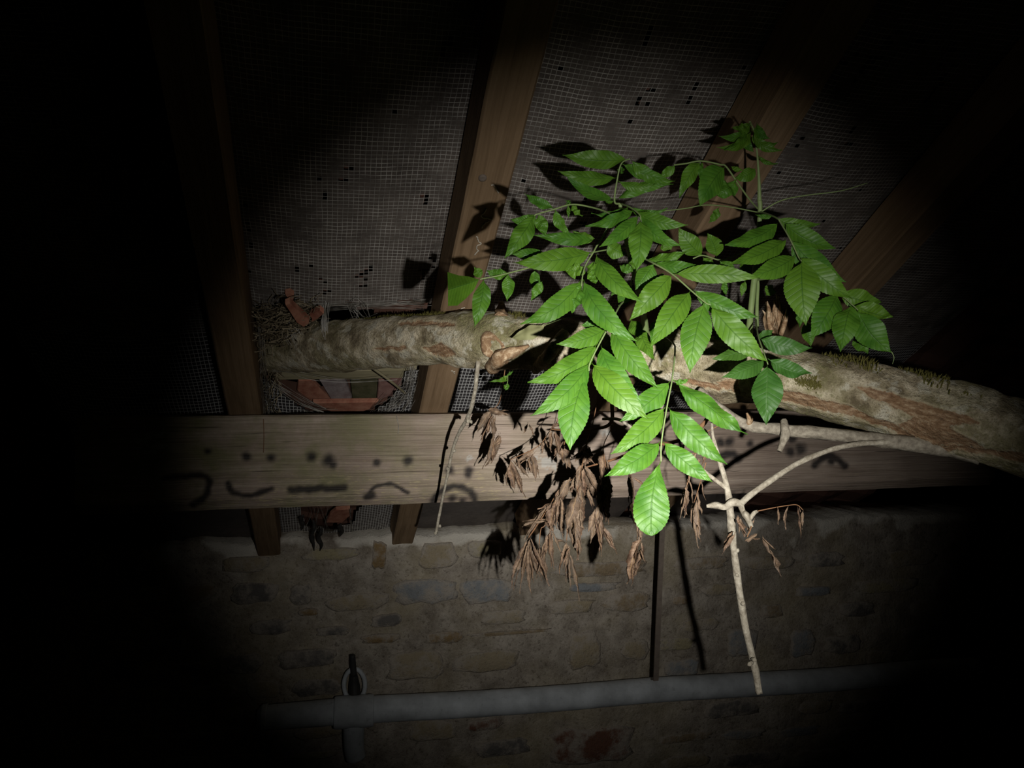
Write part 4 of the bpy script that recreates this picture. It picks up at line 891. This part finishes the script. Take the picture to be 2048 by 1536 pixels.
# sprig under the trunk, dry olive leaf on it
compound([(1020, 742, 1.42), (1016, 750, 1.40), (1015, 765, 1.39), (1010, 778, 1.385)], [((1016, 751), (993, 762), 10, 3, 1.40, 1.39), ((1016, 762), (978, 764), 6, -2, 1.39, 1.38), ((1014, 766), (1011, 782), 10, 0, 1.39, 1.385), ((1014, 752), (1027, 741), 5, 0, 1.40, 1.40)], r0=0.0009, r1=0.0006)
t = NT('olive_leaf'); n = t.noise(t.coord(), 60); MAT_OLIVE = t.fin(t.mix(n, (0.15, 0.15, 0.06), (0.27, 0.27, 0.13)), 0.7, 0.25)
compound([(1160, 632, 1.40), (1125, 638, 1.36), (1092, 650, 1.335)], [((1092, 650), (1022, 676), 25, 2, 1.335, 1.345, {'mat': MAT_OLIVE})], r0=0.0008, r1=0.0006)
# bare stalk crossing toward the right rafter
tube('bare_stalk', px3([(1520, 425, 1.165), (1560, 402, 1.15), (1610, 391, 1.13), (1680, 382, 1.11), (1735, 366, 1.09)]), [0.0012, 0.0011, 0.001, 0.0009, 0.0006], MAT_STALK, TREE, n=40, sides=6)
tube('bare_stalk', px3([(1518, 425, 1.165), (1460, 414, 1.14), (1412, 410, 1.11), (1370, 417, 1.09), (1318, 423, 1.07)]), [0.0011, 0.0010, 0.0009, 0.0009, 0.0006], MAT_STALK, TREE, n=40, sides=6)

# ------------------------------------------------------------------ dead foliage
dr = random.Random(5)
def dead(stalk, Y, leaflets, r=0.0011):
    q = [pix(x, y, Y+k*0.0) for k, (x, y) in enumerate(stalk)]
    q[0] = pix(stalk[0][0], stalk[0][1], Y)
    st = tube('dead_leaf_stalk', q, [r]+[r*0.8]*(len(q)-1), MAT_DSTALK, TREE, n=8*len(q), sides=6, jitter=0.2)
    more = []
    for x0, y0, x1, y1, w_ in leaflets:
        if w_ > 8: more.append((x0+dr.uniform(-5, 5), y0+dr.uniform(-2, 10), x1+dr.uniform(-9, 9), y1+dr.uniform(-14, 12), w_*dr.uniform(0.35, 0.6)))
    for x0, y0, x1, y1, w_ in leaflets+more:
        Yb = Y+dr.uniform(-0.02, 0.02); Yt = Yb+dr.uniform(-0.02, 0.02)
        B, T = pix(x0, y0, Yb), pix(x1, y1, Yt)
        V, Fc, S_, T_ = leaflet_data(B, T, w_*1.3*Y/F, dr.uniform(-0.05, 0.05), (T-B).length*dr.uniform(-0.05, 0.1), 0.0, dr.uniform(-0.6, 0.6), 0.0, nrow=22, ncol=3, wave=w_*0.13*Y/F, curl=dr.choice((-1, 1))*dr.uniform(1.1, 2.5), twist=dr.uniform(-2.2, 2.2), seed=dr.uniform(0, 90), teeth=0.12)
        for i in range(len(V)): V[i] = V[i]+Vector((N3(V[i], 90), N3(V[i], 90, 5), N3(V[i], 90, 9)))*0.0022
        obj('dead_leaflet', V, Fc, MAT_DEAD, st, B, attrs={'leaf_s': ('FLOAT', S_), 'leaf_t': ('FLOAT', T_)})
dead([(1010, 740), (1000, 800), (985, 820)], 1.62, [(983, 820, 953, 864, 13), (985, 825, 961, 881, 12), (986, 830, 984, 882, 15), (982, 826, 972, 872, 12), (998, 866, 970, 932, 15), (987, 878, 981, 928, 16), (1000, 872, 990, 890, 9), (985, 870, 964, 938, 8), (975, 818, 1012, 826, 12), (990, 822, 1020, 830, 9)])
dead([(1130, 770), (1115, 840), (1098, 864), (1075, 893), (1020, 920)], 1.56, [(1021, 920, 1013, 970, 11), (1022, 920, 1043, 986, 16), (1020, 922, 1029, 981, 12), (1024, 920, 1058, 956, 8), (1035, 915, 1048, 950, 7), (1062, 905, 1072, 962, 12), (1058, 912, 1062, 945, 13), (1088, 882, 1084, 908, 13), (1092, 878, 1103, 905, 12), (1070, 896, 1030, 928, 9), (1055, 845, 1048, 868, 7), (1058, 848, 1068, 872, 6)])
dead([(1150, 770), (1140, 845), (1128, 890)], 1.50, [(1110, 862, 1118, 905, 15), (1124, 895, 1124, 928, 17), (1129, 893, 1142, 938, 19), (1104, 862, 1100, 900, 12), (1128, 880, 1108, 912, 12), (1146, 868, 1140, 895, 12), (1118, 870, 1150, 878, 8), (1100, 858, 1130, 842, 8)])
dead([(1200, 770), (1185, 850), (1172, 890), (1165, 928)], 1.42, [(1175, 885, 1150, 925, 20), (1178, 890, 1168, 930, 18), (1165, 928, 1156, 988, 22), (1167, 928, 1191, 995, 24), (1168, 935, 1160, 1005, 22), (1175, 975, 1190, 1016, 13), (1160, 940, 1142, 985, 18), (1170, 900, 1184, 925, 18), (1160, 970, 1166, 1035, 18), (1172, 960, 1186, 985, 14)])
dead([(1165, 928), (1158, 960), (1154, 985), (1148, 1020)], 1.41, [(1155, 982, 1131, 1060, 24), (1157, 985, 1161, 1082, 28), (1150, 990, 1140, 1075, 20), (1148, 1010, 1150, 1100, 20), (1158, 1020, 1155, 1120, 16), (1162, 1015, 1168, 1060, 15), (1146, 1050, 1160, 1110, 14)])
dead([(1180, 900), (1160, 945), (1120, 975), (1100, 1010), (1057, 1075)], 1.45, [(1140, 955, 1112, 1000, 18), (1130, 965, 1100, 1030, 20), (1120, 978, 1098, 1020, 16), (1110, 1000, 1080, 1030, 15), (1100, 1010, 1055, 1073, 12), (1095, 1040, 1043, 1054, 9), (1112, 1000, 1101, 1058, 18), (1125, 990, 1120, 1070, 16), (1098, 1030, 1106, 1066, 15), (1120, 1010, 1116, 1045, 14), (1118, 1030, 1126, 1070, 12), (1135, 970, 1118, 1010, 14)])
dead([(1230, 845), (1216, 870), (1207, 895), (1212, 935)], 1.38, [(1204, 895, 1203, 978, 18), (1207, 935, 1212, 1048, 24), (1210, 960, 1197, 1020, 20), (1206, 1000, 1181, 1088, 22), (1196, 1020, 1199, 1110, 17), (1203, 1050, 1228, 1099, 12), (1213, 990, 1213, 1040, 14), (1190, 1020, 1176, 1064, 12), (1210, 920, 1222, 950, 14)])
dead([(1285, 880), (1265, 930), (1262, 970), (1272, 1012)], 1.34, [(1259, 940, 1266, 1012, 12), (1262, 950, 1268, 1015, 9), (1268, 955, 1288, 972, 6), (1272, 1012, 1281, 1092, 22), (1270, 1022, 1282, 1060, 15), (1281, 1075, 1254, 1167, 28), (1283, 1085, 1272, 1150, 20), (1280, 1100, 1292, 1128, 9)])
dead([(1100, 1010), (1075, 1050), (1057, 1076)], 1.46, [(1057, 1076, 1022, 1178, 10), (1056, 1082, 1031, 1145, 15), (1058, 1078, 1062, 1158, 19), (1060, 1080, 1040, 1188, 8), (1060, 1076, 1076, 1156, 15), (1062, 1078, 1098, 1172, 9), (1058, 1090, 1064, 1194, 7), (1063, 1085, 1085, 1150, 13), (1055, 1090, 1046, 1150, 12)])
dead([(1110, 1010), (1090, 1050), (1082, 1058), (1078, 1090)], 1.46, [(1078, 1090, 1072, 1150, 12), (1079, 1092, 1092, 1160, 10), (1078, 1095, 1082, 1152, 14)])
dead([(1120, 1000), (1106, 1035), (1100, 1060)], 1.44, [(1100, 1060, 1088, 1125, 9), (1101, 1058, 1104, 1134, 12), (1102, 1062, 1125, 1112, 8), (1102, 1065, 1109, 1138, 7), (1096, 1070, 1090, 1110, 9), (1106, 1075, 1130, 1085, 8)])
dead([(1140, 1010), (1136, 1050), (1133, 1081)], 1.43, [(1133, 1081, 1119, 1158, 8), (1134, 1082, 1138, 1165, 12), (1136, 1100, 1158, 1202, 7), (1130, 1085, 1128, 1120, 12), (1138, 1090, 1130, 1140, 9), (1136, 1110, 1142, 1180, 6)])
dead([(1400, 920), (1388, 935), (1379, 948), (1374, 975)], 1.17, [(1374, 975, 1368, 1035, 10), (1377, 970, 1358, 1042, 6), (1379, 950, 1386, 1006, 5), (1372, 990, 1374, 1030, 8), (1380, 948, 1362, 1000, 5)], 0.0008)
dead([(1412, 925), (1402, 960), (1393, 990), (1388, 1005)], 1.16, [(1388, 1005, 1402, 1085, 15), (1392, 1000, 1401, 1070, 10), (1386, 1005, 1388, 1060, 11), (1396, 985, 1404, 1030, 6), (1402, 960, 1412, 1000, 5)], 0.0008)
dead([(1420, 905), (1395, 905), (1365, 915), (1345, 930)], 1.22, [(1395, 905, 1380, 935, 9), (1365, 915, 1355, 945, 9), (1372, 912, 1378, 944, 7), (1410, 906, 1404, 930, 8)], 0.0009)
dead([(1440, 850), (1410, 865), (1385, 880), (1362, 892)], 1.24, [(1410, 862, 1392, 880, 10), (1392, 875, 1384, 900, 10), (1400, 850, 1420, 872, 8), (1370, 885, 1356, 905, 9), (1385, 845, 1392, 870, 7)], 0.001)
dead([(1503, 1052), (1500, 1062), (1494, 1074)], 1.085, [(1476, 1030, 1488, 1074, 17), (1510, 1036, 1491, 1075, 7), (1467, 1062, 1444, 1096, 17), (1516, 1068, 1490, 1082, 12), (1480, 1036, 1478, 1068, 10), (1524, 1072, 1545, 1110, 11), (1540, 1100, 1558, 1142, 10)], 0.001)
dead([(1516, 1022), (1545, 1016), (1575, 1011), (1594, 1010), (1606, 1020)], 1.085, [(1554, 1014, 1556, 1049, 8), (1576, 1011, 1571, 1059, 7), (1595, 1011, 1602, 1076, 6), (1606, 1020, 1604, 1058, 6), (1600, 1014, 1601, 1066, 5)], 0.0009)
# dead twigs tying the clusters to the trunk underside
for pts in ([(1240, 742, 1.40), (1225, 800, 1.40), (1222, 845, 1.40), (1190, 858, 1.42), (1150, 862, 1.46), (1100, 858, 1.52)], [(1330, 770, 1.33), (1318, 830, 1.36), (1290, 870, 1.36), (1240, 840, 1.38), (1205, 838, 1.40)], [(1425, 815, 1.22), (1405, 850, 1.24), (1360, 880, 1.28), (1290, 895, 1.34), (1230, 918, 1.38), (1170, 935, 1.42)]):
    tube('dead_twig', px3(pts), [0.004, 0.0038, 0.0035, 0.003, 0.0025, 0.0015][:len(pts)], MAT_DSTALK if len(pts) == 6 else MAT_TWIG, TREE, n=50, sides=8, jitter=0.3)
# cobweb-fine pale threads caught on the beam
for k, pts in enumerate(([(793, 832), (797, 852), (796, 868)], [(527, 838), (528, 870), (527, 905)])):
    q = [Vector(pix(x, y, 1.0)) for x, y in pts]; q = [v*((B0.dot(H2)-0.004)/v.dot(H2)) for v in q]
    tag(tube('loose_thread', q, [0.0008]*3, MAT_FRAY if k == 0 else MAT_DSTALK, n=12, sides=5), ['short white thread hanging over the painted beam face', 'short dark thread hanging over the beam below the shaded rafter'][k], 'thread')
